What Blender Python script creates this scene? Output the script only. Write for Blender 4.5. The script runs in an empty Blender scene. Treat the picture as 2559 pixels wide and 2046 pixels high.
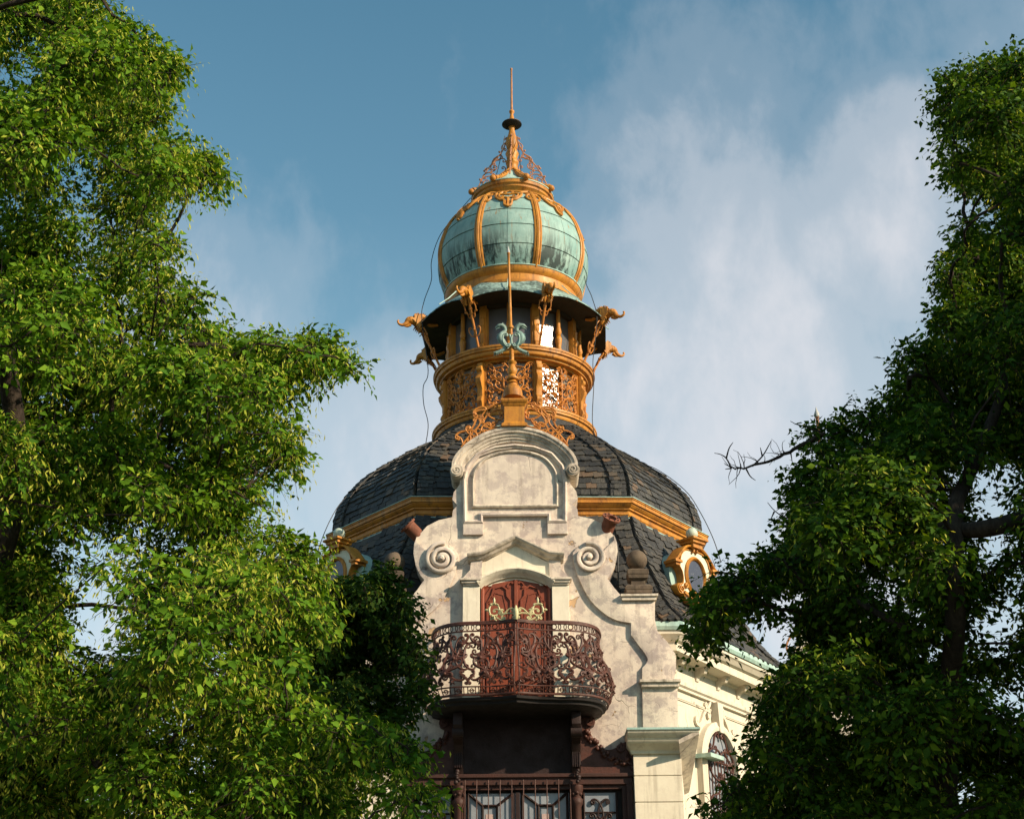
import bpy, bmesh, math, random
import numpy as np
from mathutils import Vector, Matrix

random.seed(7)
rng = np.random.default_rng(11)
S = bpy.context.scene
COL = S.collection
PI = math.pi
R_ = math.radians

# ------------------------------------------------------------------ camera
FPX, CX, CY = 3554.0, 1279.5, 1023.0            # focal length and centre in photo pixels
CAM = Vector((0, -24, 1.6))
ROT = Matrix.Rotation(R_(0.1), 3, 'Z') @ Matrix.Rotation(PI / 2 + R_(23.5), 3, 'X') @ Matrix.Rotation(-0.008, 3, 'Z')
cd = bpy.data.cameras.new('camera')
cam = bpy.data.objects.new('camera', cd)
COL.objects.link(cam)
cam.matrix_world = Matrix.Translation(CAM) @ ROT.to_4x4()
cd.sensor_width = 36
cd.lens = 36 * FPX / 2559
cd.clip_end = 3000
S.camera = cam

# ------------------------------------------------------------------ sky, sun, exposure
SUN_AZ, SUN_EL = 60.0, 28.0                      # degrees right of the facade's normal, above the horizon
sdir = Vector((math.sin(R_(SUN_AZ)) * math.cos(R_(SUN_EL)), -math.cos(R_(SUN_AZ)) * math.cos(R_(SUN_EL)), math.sin(R_(SUN_EL))))
W = bpy.data.worlds.new('World')
S.world = W
W.use_nodes = True
W.cycles.sampling_method = 'MANUAL'
W.cycles.sample_map_resolution = 512


class NT:
    """small helper to write node trees compactly"""
    def __init__(s, tree):
        s.t = tree
        s.n = tree.nodes
        s.l = tree.links

    def new(s, typ, ins=None, **props):
        n = s.n.new(typ)
        for k, v in props.items():
            setattr(n, k, v)
        for k, v in (ins or {}).items():
            s.put(n, k, v)
        return n

    def put(s, n, k, v):
        sock = n.inputs[k]
        if isinstance(v, bpy.types.NodeSocket):
            s.l.new(v, sock)
        elif isinstance(v, bpy.types.Node):
            s.l.new(v.outputs[0], sock)
        else:
            if sock.type == 'RGBA' and len(v) == 3:
                v = (*v, 1)
            sock.default_value = v

    def math(s, op, a, b=0.0, clamp=False):
        n = s.n.new('ShaderNodeMath')
        n.operation = op
        n.use_clamp = clamp
        s.put(n, 0, a)
        s.put(n, 1, b)
        return n.outputs[0]

    def ramp(s, fac, stops, interp='LINEAR'):
        n = s.n.new('ShaderNodeValToRGB')
        e = n.color_ramp.elements
        n.color_ramp.interpolation = interp
        while len(e) < len(stops):
            e.new(0.5)
        for i, (p, c) in enumerate(stops):
            e[i].position = p
            c = (c, c, c) if isinstance(c, (int, float)) else c
            e[i].color = (*c, 1)
        s.put(n, 0, fac)
        return n.outputs[0]

    def mix(s, fac, a, b, mode='MIX'):
        n = s.n.new('ShaderNodeMix')
        n.data_type = 'RGBA'
        n.blend_type = mode
        s.put(n, 0, fac)
        s.put(n, 6, a)
        s.put(n, 7, b)
        return n.outputs[2]

    def noise(s, vec, scale, detail=4, rough=0.55, dist=0.0):
        n = s.new('ShaderNodeTexNoise', {'Scale': scale, 'Detail': detail, 'Roughness': rough, 'Distortion': dist})
        if vec is not None:
            s.put(n, 'Vector', vec)
        return n.outputs[0]

    def mapping(s, vec, scale=(1, 1, 1), loc=(0, 0, 0), rot=(0, 0, 0)):
        n = s.new('ShaderNodeMapping', {'Scale': scale, 'Location': loc, 'Rotation': rot})
        s.put(n, 'Vector', vec)
        return n.outputs[0]


w = NT(W.node_tree)
w.n.clear()
tc = w.new('ShaderNodeTexCoord')
sky = w.new('ShaderNodeTexSky', sky_type='NISHITA', sun_disc=False, sun_elevation=R_(SUN_EL),
            sun_rotation=math.atan2(sdir.x, sdir.y), air_density=1.0, dust_density=1.2, ozone_density=3.0, altitude=250)
gen = tc.outputs['Generated']
# thin summer cloud: a band of soft wisps drifting up the right half of the sky, thicker towards the horizon
sep = w.new('ShaderNodeSeparateXYZ', {0: gen})
ax, ay, az_ = sep.outputs
n1 = w.noise(w.mapping(gen, (2.2, 2.2, 1.6), (3.1, 0.4, 1.7), (0, 0.5, 0)), 2.1, 6, 0.5, 0.1)
n2 = w.noise(w.mapping(gen, (7, 7, 2.6), (1.3, 4.4, 0.2), (0, 0.5, 0)), 3.2, 8, 0.58, 0.15)


def blob(d, width):
    """soft cloud bank round one direction of the sky"""
    v = w.new('ShaderNodeVectorMath', {0: gen, 1: Vector(d).normalized()}, operation='DOT_PRODUCT')
    return w.ramp(v.outputs['Value'], [(max(0, 1 - width), 0.0), (1.0, 1.0)], 'EASE')


def sky_dir(px, py):
    return ROT @ Vector(((px - CX) / FPX, -(py - CY) / FPX, -1))


cover = w.math('MULTIPLY', blob(sky_dir(1690, 520), 0.006), 0.15)
for (px, py, wd, amt) in [(1540, 220, 0.006, 0.10), (1700, 830, 0.010, 0.15), (2000, 1080, 0.02, 0.20), (2290, 480, 0.0030, 0.34),
                          (1000, 1085, 0.0012, 0.26), (480, 760, 0.006, 0.17), (2500, 60, 0.006, 0.10), (1850, 330, 0.008, 0.08)]:
    cover = w.math('ADD', cover, w.math('MULTIPLY', blob(sky_dir(px, py), wd), amt))
low = w.ramp(az_, [(0.10, 0.44), (0.28, 0.31), (0.37, 0.15), (0.47, 0.05), (0.58, 0.0)])
c = w.math('ADD', w.math('ADD', w.math('MULTIPLY', n1, 0.52), w.math('MULTIPLY', n2, 0.40)), cover)
c = w.math('ADD', c, low)
cm = w.ramp(c, [(0.47, 0.0), (0.62, 0.16), (0.78, 0.46), (1.0, 0.86)], 'EASE')
sky_c = w.mix(1.0, sky.outputs[0], (0.86, 1.42, 1.20), 'MULTIPLY')
cl_c = w.mix(0.16, (7.2, 7.1, 7.25), sky.outputs[0])
haze_f = w.ramp(az_, [(0.05, 0.62), (0.22, 0.44), (0.38, 0.26), (0.52, 0.09), (0.66, 0.03), (0.9, 0.0)])
sky_h = w.mix(haze_f, sky_c, (5.0, 6.1, 6.5))
bg = w.new('ShaderNodeBackground', {'Color': w.mix(cm, sky_h, cl_c), 'Strength': 0.088})
w.new('ShaderNodeOutputWorld', {'Surface': bg.outputs[0]})

sl = bpy.data.lights.new('sun', 'SUN')
sl.energy = 5.0
sl.angle = R_(0.55)
sl.color = (1.0, 0.82, 0.61)
sun = bpy.data.objects.new('sun', sl)
COL.objects.link(sun)
sun.rotation_euler = sdir.to_track_quat('Z', 'Y').to_euler()
sun.location = sdir * 60

vs = S.view_settings
vs.view_transform = 'Standard'
vs.look = 'None'
vs.exposure = 0.52
vs.gamma = 1.0
S.cycles.max_bounces = 4
S.cycles.diffuse_bounces = 2
S.cycles.glossy_bounces = 2
S.cycles.adaptive_threshold = 0.02
S.cycles.transmission_bounces = 2
S.cycles.transparent_max_bounces = 6
S.cycles.sample_clamp_indirect = 6


def at(px, py, Y):
    """point of the vertical plane at depth Y seen at a photo pixel"""
    d = ROT @ Vector(((px - CX) / FPX, -(py - CY) / FPX, -1))
    return CAM + d * ((Y - CAM.y) / d.y)


def xz(px, py, Y=0.0):
    p = at(px, py, Y)
    return (p.x, p.z)


def to_px(p):
    l = ROT.transposed() @ (Vector(p) - CAM)
    return CX + FPX * l.x / -l.z, CY - FPX * l.y / -l.z


# ------------------------------------------------------------------ materials
def material(name):
    m = bpy.data.materials.new(name)
    m.use_nodes = True
    t = NT(m.node_tree)
    t.n.clear()
    out = t.new('ShaderNodeOutputMaterial')
    return m, t, out


def finish(t, out, color, rough=0.7, bump=None, bump_d=0.01, metal=0.0, spec=0.4, **kw):
    b = t.new('ShaderNodeBsdfPrincipled', {'Base Color': color, 'Roughness': rough, 'Metallic': metal, 'Specular IOR Level': spec})
    for k, v in kw.items():
        t.put(b, k, v)
    if bump is not None:
        bn = t.new('ShaderNodeBump', {'Height': bump, 'Distance': bump_d, 'Strength': 1.0})
        t.put(b, 'Normal', bn.outputs[0])
    t.put(out, 'Surface', b.outputs[0])
    return b


def objco(t):
    return t.new('ShaderNodeTexCoord').outputs['Object']


def paint(name, c1, c2, dirt=(0.05, 0.03, 0.02), dirt_amt=0.5, rough=0.55, scale=3.0, chips=None, lo=0.56, hi=0.74):
    """oil paint on cast metal or wood, worn and streaked with dirt"""
    m, t, out = material(name)
    v = objco(t)
    n = t.noise(v, scale, 5, 0.6)
    col = t.mix(t.ramp(n, [(0.35, 0.0), (0.65, 1.0)]), c1, c2)
    st = t.noise(t.mapping(v, (7, 7, 1.1)), 1.6, 6, 0.65)
    col = t.mix(t.math('MULTIPLY', t.ramp(st, [(lo, 0.0), (hi, 1.0)]), dirt_amt), col, dirt)
    if chips:
        ch = t.noise(v, 22, 5, 0.7)
        col = t.mix(t.ramp(ch, [(0.66, 0.0), (0.70, 1.0)]), col, chips)
    bump = t.noise(v, 30, 4, 0.6)
    finish(t, out, col, t.ramp(n, [(0.3, rough - 0.1), (0.7, rough + 0.15)]), bump, 0.004)
    return m


M = {}
M['ochre'] = paint('ochre_paint', (0.53, 0.225, 0.024), (0.40, 0.150, 0.017), (0.075, 0.032, 0.012), 0.8, 0.5, 3.2, (0.26, 0.13, 0.06), 0.50, 0.72)
M['ochre_iron'] = paint('ochre_iron', (0.54, 0.205, 0.03), (0.38, 0.13, 0.022), (0.13, 0.06, 0.03), 0.6, 0.55, 9)
M['old_iron'] = paint('faded_ochre_iron', (0.46, 0.21, 0.09), (0.33, 0.14, 0.07), (0.10, 0.05, 0.03), 0.6, 0.7, 14)
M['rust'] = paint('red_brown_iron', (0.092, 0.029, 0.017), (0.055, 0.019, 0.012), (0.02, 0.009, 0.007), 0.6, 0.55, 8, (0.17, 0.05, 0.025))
M['rust_dark'] = paint('shaded_portal_iron', (0.026, 0.009, 0.007), (0.018, 0.007, 0.005), (0.02, 0.01, 0.008), 0.6, 0.6, 5)  # red-brown iron darkened: the shade under the balcony is in the colour
M['rust_mid'] = paint('half_shaded_portal_iron', (0.062, 0.021, 0.013), (0.042, 0.015, 0.010), (0.015, 0.008, 0.006), 0.6, 0.6, 6)  # less darkened copy for lintel and columns, balcony shade in the colour
M['slab'] = paint('shaded_slab_iron', (0.012, 0.007, 0.006), (0.009, 0.006, 0.005), (0.006, 0.004, 0.004), 0.4, 0.7, 5)  # near-black: the shade on the slab's underside is put into the colour
M['door'] = paint('red_door_paint', (0.24, 0.052, 0.020), (0.19, 0.040, 0.017), (0.08, 0.02, 0.012), 0.5, 0.6, 3)
M['pipe'] = paint('rusty_pipe', (0.20, 0.066, 0.034), (0.13, 0.046, 0.025), (0.06, 0.03, 0.02), 0.6, 0.8, 8)
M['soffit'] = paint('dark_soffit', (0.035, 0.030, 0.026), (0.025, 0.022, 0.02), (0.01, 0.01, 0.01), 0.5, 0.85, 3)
M['black'] = paint('black_cable', (0.015, 0.015, 0.016), (0.02, 0.02, 0.02), (0.01, 0.01, 0.01), 0.2, 0.6, 3)
M['pale'] = paint('pale_green_paint', (0.46, 0.52, 0.42), (0.40, 0.47, 0.39), (0.15, 0.16, 0.12), 0.4, 0.6, 5)
M['gilt'] = paint('pale_gilt', (0.52, 0.47, 0.25), (0.42, 0.38, 0.20), (0.12, 0.10, 0.06), 0.5, 0.5, 9)
M['cream_trim'] = paint('cream_dormer_paint', (0.68, 0.66, 0.50), (0.60, 0.58, 0.43), (0.20, 0.17, 0.10), 0.4, 0.6, 6)


def plaster(name, base, base2, stain, stain_lo, stain_hi, amount, dark=0.0, peel=None, seed=0.0, relief=1.0):
    m, t, out = material(name)
    v = t.mapping(objco(t), (1, 1, 1), (seed, seed * 0.7, seed * 1.3))
    n = t.noise(v, 0.9, 6, 0.62, 0.4)
    col = t.mix(t.ramp(t.noise(v, 5.5, 5, 0.6), [(0.35, 0.0), (0.68, 1.0)]), base, base2)
    blotch = t.ramp(n, [(stain_lo, 0.0), (stain_hi, 1.0)])
    crisp = t.ramp(t.noise(v, 3.4, 10, 0.72, 0.2), [(0.47, 0.0), (0.56, 1.0)])
    f = t.math('MULTIPLY', t.math('ADD', t.math('MULTIPLY', blotch, 0.55), t.math('MULTIPLY', crisp, 0.65)), amount, True)
    col = t.mix(f, col, stain)
    streak = t.noise(t.mapping(v, (6, 6, 0.55)), 1.5, 6, 0.62)
    col = t.mix(t.math('MULTIPLY', t.ramp(streak, [(0.53, 0.0), (0.74, 1.0)]), 0.5 + 0.6 * dark), col, (stain[0] * 0.45, stain[1] * 0.42, stain[2] * 0.38))
    if dark > 0:
        d = t.ramp(t.noise(v, 3.6, 9, 0.72), [(0.50, 0.0), (0.62, 1.0)])
        col = t.mix(t.math('MULTIPLY', d, dark), col, (0.075, 0.065, 0.045))
    vo = t.new('ShaderNodeTexVoronoi', {'Scale': 1.15, 'Vector': t.mix(0.22, v, t.new('ShaderNodeTexNoise', {'Scale': 3.0, 'Vector': v}).outputs[1])}, feature='DISTANCE_TO_EDGE')
    crack = t.math('MULTIPLY', t.ramp(vo.outputs[0], [(0.0, 1.0), (0.004, 0.0)]), t.ramp(t.noise(v, 0.8, 2), [(0.53, 0.0), (0.60, 1.0)]))
    col = t.mix(t.math('MULTIPLY', crack, 0.75), col, (0.07, 0.045, 0.03))
    bump = t.math('ADD', t.math('MULTIPLY', t.noise(v, 26, 6, 0.7), 0.5), t.math('MULTIPLY', crisp, -0.22 * relief))
    if peel:
        pe = t.ramp(t.noise(v, 1.7, 7, 0.6, 0.3), [(0.625, 0.0), (0.635, 1.0)])
        col = t.mix(pe, col, peel)
        bump = t.math('ADD', bump, t.math('MULTIPLY', pe, -3.0))
    bump = t.math('ADD', bump, t.math('MULTIPLY', crack, -2.0))
    finish(t, out, col, 0.88, bump, 0.003 + 0.003 * relief, spec=0.2)
    return m


M['plaster'] = plaster('peeling_plaster', (0.80, 0.69, 0.55), (0.69, 0.58, 0.47), (0.41, 0.335, 0.30), 0.38, 0.60, 0.88, 0.0, (0.50, 0.33, 0.19))
M['plaster_panel'] = plaster('panel_plaster', (0.78, 0.67, 0.54), (0.66, 0.56, 0.455), (0.46, 0.375, 0.335), 0.34, 0.62, 0.85, 0.0, None, 3.3)
M['plaster_smooth'] = plaster('cream_plaster', (0.81, 0.73, 0.57), (0.76, 0.67, 0.52), (0.58, 0.49, 0.38), 0.55, 0.75, 0.35, 0.0, None, 5.1, 0.15)
M['plaster_old'] = plaster('weathered_moulding', (0.76, 0.66, 0.52), (0.66, 0.56, 0.45), (0.40, 0.335, 0.28), 0.42, 0.64, 0.7, 0.5, None, 8.4, 0.6)
M['wall'] = plaster('fresh_cream_wall', (0.62, 0.56, 0.45), (0.57, 0.51, 0.41), (0.64, 0.55, 0.41), 0.50, 0.75, 0.45, 0.0, None, 2.2, 0.1)
M['sandstone'] = plaster('brown_sandstone', (0.17, 0.125, 0.085), (0.125, 0.09, 0.062), (0.07, 0.05, 0.038), 0.42, 0.65, 0.8, 0.25, None, 6.6)


def copper(name, c1, c2, dark_amt, rust_amt):
    m, t, out = material(name)
    geo = t.new('ShaderNodeNewGeometry')
    v = geo.outputs['Position']
    oi = t.new('ShaderNodeObjectInfo')
    n = t.noise(v, 2.6, 6, 0.6)
    col = t.mix(t.ramp(n, [(0.33, 0.0), (0.66, 1.0)]), c1, c2)
    col = t.mix(t.math('MULTIPLY', oi.outputs['Random'], 0.35), col, (0.22, 0.36, 0.33))
    st = t.noise(t.mapping(v, (9, 9, 0.8)), 1.3, 6, 0.68)
    st2 = t.noise(t.mapping(v, (1, 1, 0.6), (4, 2, 1)), 1.2, 3, 0.5)
    # rain streaks gather on the lower belly of the bulb, where the water runs slowest
    z = t.new('ShaderNodeSeparateXYZ', {0: v}).outputs[2]
    belly = t.ramp(t.math('DIVIDE', t.math('SUBTRACT', z, 16.6), 1.6), [(0.0, 1.0), (0.35, 0.9), (0.6, 0.3), (1.0, 0.1)])
    f = t.math('MULTIPLY', t.ramp(t.math('ADD', t.math('MULTIPLY', st, 0.62), t.math('MULTIPLY', st2, 0.42)), [(0.47, 0.0), (0.57, 1.0)]), t.math('MULTIPLY', belly, dark_amt))
    col = t.mix(f, col, (0.022, 0.034, 0.032))
    rs = t.noise(t.mapping(v, (11, 11, 0.7), (7, 3, 2)), 1.1, 5, 0.6)
    up = t.math('SUBTRACT', 1.05, belly)
    col = t.mix(t.math('MULTIPLY', t.math('MULTIPLY', t.ramp(rs, [(0.60, 0.0), (0.70, 1.0)]), up), rust_amt), col, (0.30, 0.15, 0.045))
    finish(t, out, col, 0.62, t.noise(v, 14, 5, 0.6), 0.006, spec=0.3)
    return m


M['copper'] = copper('verdigris_copper', (0.19, 0.33, 0.30), (0.33, 0.46, 0.41), 1.0, 0.95)
M['copper_plain'] = copper('verdigris_flashing', (0.36, 0.53, 0.47), (0.46, 0.60, 0.52), 0.25, 0.5)
M['copper_old'] = copper('dark_streaked_copper', (0.20, 0.30, 0.27), (0.31, 0.42, 0.37), 0.75, 0.5)  # darker, more streaked verdigris for the canopy
M['griffin'] = copper('verdigris_bronze', (0.22, 0.36, 0.32), (0.46, 0.56, 0.46), 0.5, 0.0)


def slate(name, cols, lich):
    m, t, out = material(name)
    oi = t.new('ShaderNodeObjectInfo')
    geo = t.new('ShaderNodeNewGeometry')
    rnd = t.math('FRACT', t.math('ADD', oi.outputs['Random'], t.math('MULTIPLY', geo.outputs['Random Per Island'], 3.77)))
    col = t.ramp(rnd, [(0.0, cols[0]), (0.4, cols[1]), (0.8, cols[2]), (0.94, cols[3]), (1.0, cols[4])])
    v = geo.outputs['Position']
    col = t.mix(t.math('MULTIPLY', t.ramp(t.noise(v, 7, 7, 0.7), [(0.50, 0.0), (0.68, 1.0)]), 0.6), col, lich)
    col = t.mix(t.ramp(t.noise(v, 24, 4, 0.6), [(0.62, 0.0), (0.72, 0.5)]), col, (0.16, 0.14, 0.11))
    finish(t, out, col, 0.62, t.noise(v, 18, 5, 0.65), 0.012, spec=0.35)
    return m


M['slate'] = slate('dark_slate', [(0.021, 0.021, 0.021), (0.035, 0.034, 0.033), (0.050, 0.047, 0.042), (0.070, 0.060, 0.046), (0.13, 0.078, 0.045)], (0.075, 0.068, 0.054))

m, t, out = material('lantern_glass')
v = objco(t)
wob = t.noise(v, 13, 3, 0.5)
bn = t.new('ShaderNodeBump', {'Height': wob, 'Distance': 0.006, 'Strength': 0.6})
b = t.new('ShaderNodeBsdfPrincipled', {'Base Color': (0.10, 0.10, 0.105), 'Roughness': 0.20, 'Specular IOR Level': 0.55, 'Normal': bn.outputs[0]})
t.put(out, 'Surface', b.outputs[0])
M['glass'] = m
m2 = m.copy()
m2.name = 'curtained_glass'
for nd in m2.node_tree.nodes:
    if nd.type == 'BSDF_PRINCIPLED':
        nd.inputs['Base Color'].default_value = (0.23, 0.175, 0.125, 1)
M['glass_lo'] = m2
m, t, out = material('frosted_glass')
v = objco(t)
col = t.mix(t.ramp(t.noise(v, 2.5, 5), [(0.3, 0.0), (0.7, 1.0)]), (0.20, 0.22, 0.25), (0.30, 0.32, 0.34))
finish(t, out, col, 0.28, t.noise(v, 60, 2), 0.001, spec=0.5)
M['frosted'] = m
m, t, out = material('oval_glass')
v = objco(t)
col = t.mix(t.ramp(t.noise(v, 40, 2), [(0.62, 0.0), (0.70, 0.6)]), (0.055, 0.06, 0.085), (0.2, 0.2, 0.2))
finish(t, out, col, 0.12, None, 0.001, spec=0.6)
M['oval'] = m
M['grey'] = paint('grey_rod_tip', (0.42, 0.42, 0.40), (0.34, 0.34, 0.33), (0.1, 0.1, 0.1), 0.4, 0.5, 6)


def leafmat(name, stops, trans_tint, trans=0.38):
    m, t, out = material(name)
    geo = t.new('ShaderNodeNewGeometry')
    col = t.ramp(geo.outputs['Random Per Island'], stops)
    n = t.noise(geo.outputs['Position'], 1.1, 3)
    col = t.mix(t.math('MULTIPLY', t.ramp(n, [(0.40, 0.0), (0.66, 1.0)]), 0.45), col, trans_tint)
    d = t.new('ShaderNodeBsdfPrincipled', {'Base Color': col, 'Roughness': 0.68, 'Specular IOR Level': 0.10})
    tr = t.new('ShaderNodeBsdfTranslucent', {'Color': t.mix(1.0, col, (1.35, 1.25, 0.6), 'MULTIPLY')})
    mx = t.new('ShaderNodeMixShader', {0: trans, 1: d.outputs[0], 2: tr.outputs[0]})
    t.put(out, 'Surface', mx.outputs[0])
    return m


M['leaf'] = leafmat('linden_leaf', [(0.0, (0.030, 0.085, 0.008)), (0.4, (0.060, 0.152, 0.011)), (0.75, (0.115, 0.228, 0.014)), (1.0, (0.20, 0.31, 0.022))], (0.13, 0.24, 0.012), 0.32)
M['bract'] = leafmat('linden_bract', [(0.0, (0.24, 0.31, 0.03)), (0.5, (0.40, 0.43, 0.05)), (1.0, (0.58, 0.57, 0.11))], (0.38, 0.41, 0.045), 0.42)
M['leaf_half_shaded'] = leafmat('half_shaded_linden_leaf', [(0.0, (0.014, 0.042, 0.005)), (0.4, (0.026, 0.072, 0.007)), (0.75, (0.062, 0.135, 0.009)), (1.0, (0.14, 0.22, 0.014))], (0.07, 0.14, 0.007), 0.27)  # linden leaf darkened: part of the right tree's shade is in the colour
M['leaf_shaded'] = leafmat('shaded_linden_leaf', [(0.0, (0.014, 0.040, 0.006)), (0.5, (0.026, 0.066, 0.008)), (1.0, (0.06, 0.105, 0.012))], (0.04, 0.080, 0.008), 0.22)  # shaded copy of the linden leaf, for the small tree by the wall
m, t, out = material('bark')
v = objco(t)
bk = t.noise(t.mapping(v, (9, 9, 1.6)), 2.0, 6, 0.7)
finish(t, out, t.ramp(bk, [(0.3, (0.018, 0.013, 0.010)), (0.7, (0.065, 0.05, 0.038))]), 0.92, bk, 0.03, spec=0.15)
M['bark'] = m
m, t, out = material('ground')
v = objco(t)
col = t.mix(t.ramp(t.noise(v, 0.4, 6), [(0.4, 0.0), (0.6, 1.0)]), (0.05, 0.075, 0.025), (0.075, 0.09, 0.03))
finish(t, out, col, 0.95, t.noise(v, 30, 5), 0.03, spec=0.1)
M['grass'] = m
m, t, out = material('gravel')
v = objco(t)
col = t.mix(t.noise(v, 40, 4), (0.22, 0.19, 0.15), (0.34, 0.30, 0.24))
finish(t, out, col, 0.95, t.noise(v, 60, 4), 0.02, spec=0.1)
M['gravel'] = m


# ------------------------------------------------------------------ mesh helpers
def catmull(pts, n=8, closed=False):
    pts = [Vector(p) for p in pts]
    res = []
    N = len(pts)
    for i in range(N if closed else N - 1):
        p1, p2 = pts[i], pts[(i + 1) % N]
        p0 = pts[i - 1] if (i > 0 or closed) else p1 * 2 - p2
        p3 = pts[(i + 2) % N] if (i + 2 < N or closed) else p2 * 2 - p1
        for k in range(n):
            u = k / n
            res.append(0.5 * ((2 * p1) + (p2 - p0) * u + (2 * p0 - 5 * p1 + 4 * p2 - p3) * u * u + (3 * p1 - p0 - 3 * p2 + p3) * u ** 3))
    if not closed:
        res.append(pts[-1])
    return res


class MB:
    """collects geometry, then becomes ONE mesh object"""
    def __init__(s):
        s.v, s.f = [], []

    def add(s, vs_, fs_, mat=None):
        o = len(s.v)
        s.v += [tuple(mat @ Vector(p)) if mat is not None else tuple(p) for p in vs_]
        s.f += [tuple(i + o for i in f) for f in fs_]
        return s

    def box(s, x0, x1, y0, y1, z0, z1, mat=None):
        return s.add([(x, y, z) for x in (x0, x1) for y in (y0, y1) for z in (z0, z1)],
                     [(0, 1, 3, 2), (4, 6, 7, 5), (0, 4, 5, 1), (2, 3, 7, 6), (0, 2, 6, 4), (1, 5, 7, 3)], mat)

    def prism(s, pts, y0, y1, mat=None):
        n = len(pts)
        vs_ = [(p[0], y0, p[1]) for p in pts] + [(p[0], y1, p[1]) for p in pts]
        fs_ = [tuple(range(n)), tuple(range(2 * n - 1, n - 1, -1))] + [(i, (i + 1) % n, n + (i + 1) % n, n + i) for i in range(n)]
        return s.add(vs_, fs_, mat)

    def lathe(s, prof, c=(0, 0), n=24, lean=None, mat=None, a0=0.0, a1=2 * PI):
        full = abs(a1 - a0 - 2 * PI) < 1e-6
        m_ = n if full else n + 1
        vs_, fs_ = [], []
        for r, z in prof:
            dx = lean(z) if lean else 0.0
            for k in range(m_):
                a = a0 + (a1 - a0) * k / n
                vs_.append((c[0] + dx + r * math.sin(a), c[1] - r * math.cos(a), z))
        for i in range(len(prof) - 1):
            for k in range(n):
                k2 = (k + 1) % m_
                fs_.append((i * m_ + k, i * m_ + k2, (i + 1) * m_ + k2, (i + 1) * m_ + k))
        if full:
            fs_.append(tuple(range(m_)))
            fs_.append(tuple(range((len(prof) - 1) * m_, len(prof) * m_)))
        return s.add(vs_, fs_, mat)

    def tube(s, pts, r, n=6, closed=False, mat=None):
        P_ = [Vector(p) for p in pts]
        N = len(P_)
        rs = list(r) if hasattr(r, '__len__') else [r] * N
        tang = []
        for i in range(N):
            a = P_[(i - 1) % N] if (closed or i > 0) else P_[i]
            b_ = P_[(i + 1) % N] if (closed or i < N - 1) else P_[i]
            d = (b_ - a)
            tang.append(d.normalized() if d.length > 1e-9 else Vector((0, 0, 1)))
        ref = Vector((0, 0, 1)) if abs(tang[0].z) < 0.9 else Vector((1, 0, 0))
        u = tang[0].cross(ref).normalized()
        vs_, fs_ = [], []
        for i in range(N):
            u = (u - tang[i] * u.dot(tang[i]))
            u = u.normalized() if u.length > 1e-6 else tang[i].orthogonal().normalized()
            b_ = tang[i].cross(u)
            for k in range(n):
                a = 2 * PI * k / n
                vs_.append(P_[i] + (u * math.cos(a) + b_ * math.sin(a)) * rs[i])
        for i in range(N if closed else N - 1):
            j = (i + 1) % N
            for k in range(n):
                fs_.append((i * n + k, i * n + (k + 1) % n, j * n + (k + 1) % n, j * n + k))
        if not closed:
            fs_.append(tuple(range(n)))
            fs_.append(tuple(range((N - 1) * n, N * n)))
        return s.add(vs_, fs_, mat)

    def ball(s, c, r, n=12, sz=(1, 1, 1), mat=None):
        vs_, fs_ = [], []
        m_ = max(6, n // 2)
        for i in range(m_ + 1):
            th = PI * i / m_
            for k in range(n):
                a = 2 * PI * k / n
                vs_.append((c[0] + r * sz[0] * math.sin(th) * math.cos(a), c[1] + r * sz[1] * math.sin(th) * math.sin(a), c[2] + r * sz[2] * math.cos(th)))
        for i in range(m_):
            for k in range(n):
                fs_.append((i * n + k, i * n + (k + 1) % n, (i + 1) * n + (k + 1) % n, (i + 1) * n + k))
        return s.add(vs_, fs_, mat)

    def sweep(s, path, prof, closed=False):
        """moulding: path [(x, z)] in the facade plane, profile [(n, y)]: n along the path's left normal, y the depth"""
        N = len(path)
        vs_, fs_ = [], []
        m_ = len(prof)
        for i in range(N):
            a = path[i - 1] if (i > 0 or closed) else path[i]
            b_ = path[(i + 1) % N] if (i < N - 1 or closed) else path[i]
            c_ = path[i]
            d1 = Vector((c_[0] - a[0], c_[1] - a[1]))
            d2 = Vector((b_[0] - c_[0], b_[1] - c_[1]))
            d1 = d1.normalized() if d1.length > 1e-9 else d2.normalized()
            d2 = d2.normalized() if d2.length > 1e-9 else d1
            n1_, n2_ = Vector((-d1.y, d1.x)), Vector((-d2.y, d2.x))
            nn = (n1_ + n2_)
            nn = nn / max(0.35, nn.length_squared / 2) if nn.length > 1e-6 else n1_
            for q, y in prof:
                vs_.append((c_[0] + nn.x * q, y, c_[1] + nn.y * q))
        for i in range(N if closed else N - 1):
            j = (i + 1) % N
            for k in range(m_):
                fs_.append((i * m_ + k, i * m_ + (k + 1) % m_, j * m_ + (k + 1) % m_, j * m_ + k))
        if not closed:
            fs_.append(tuple(range(m_)))
            fs_.append(tuple(range((N - 1) * m_, N * m_)))
        return s.add(vs_, fs_)

    def rings(s, rings_, cap=True):
        n = len(rings_[0])
        vs_ = [p for r in rings_ for p in r]
        fs_ = []
        for i in range(len(rings_) - 1):
            for k in range(n):
                fs_.append((i * n + k, i * n + (k + 1) % n, (i + 1) * n + (k + 1) % n, (i + 1) * n + k))
        if cap:
            fs_.append(tuple(range(n)))
            fs_.append(tuple(range((len(rings_) - 1) * n, len(rings_) * n)))
        return s.add(vs_, fs_)

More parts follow.
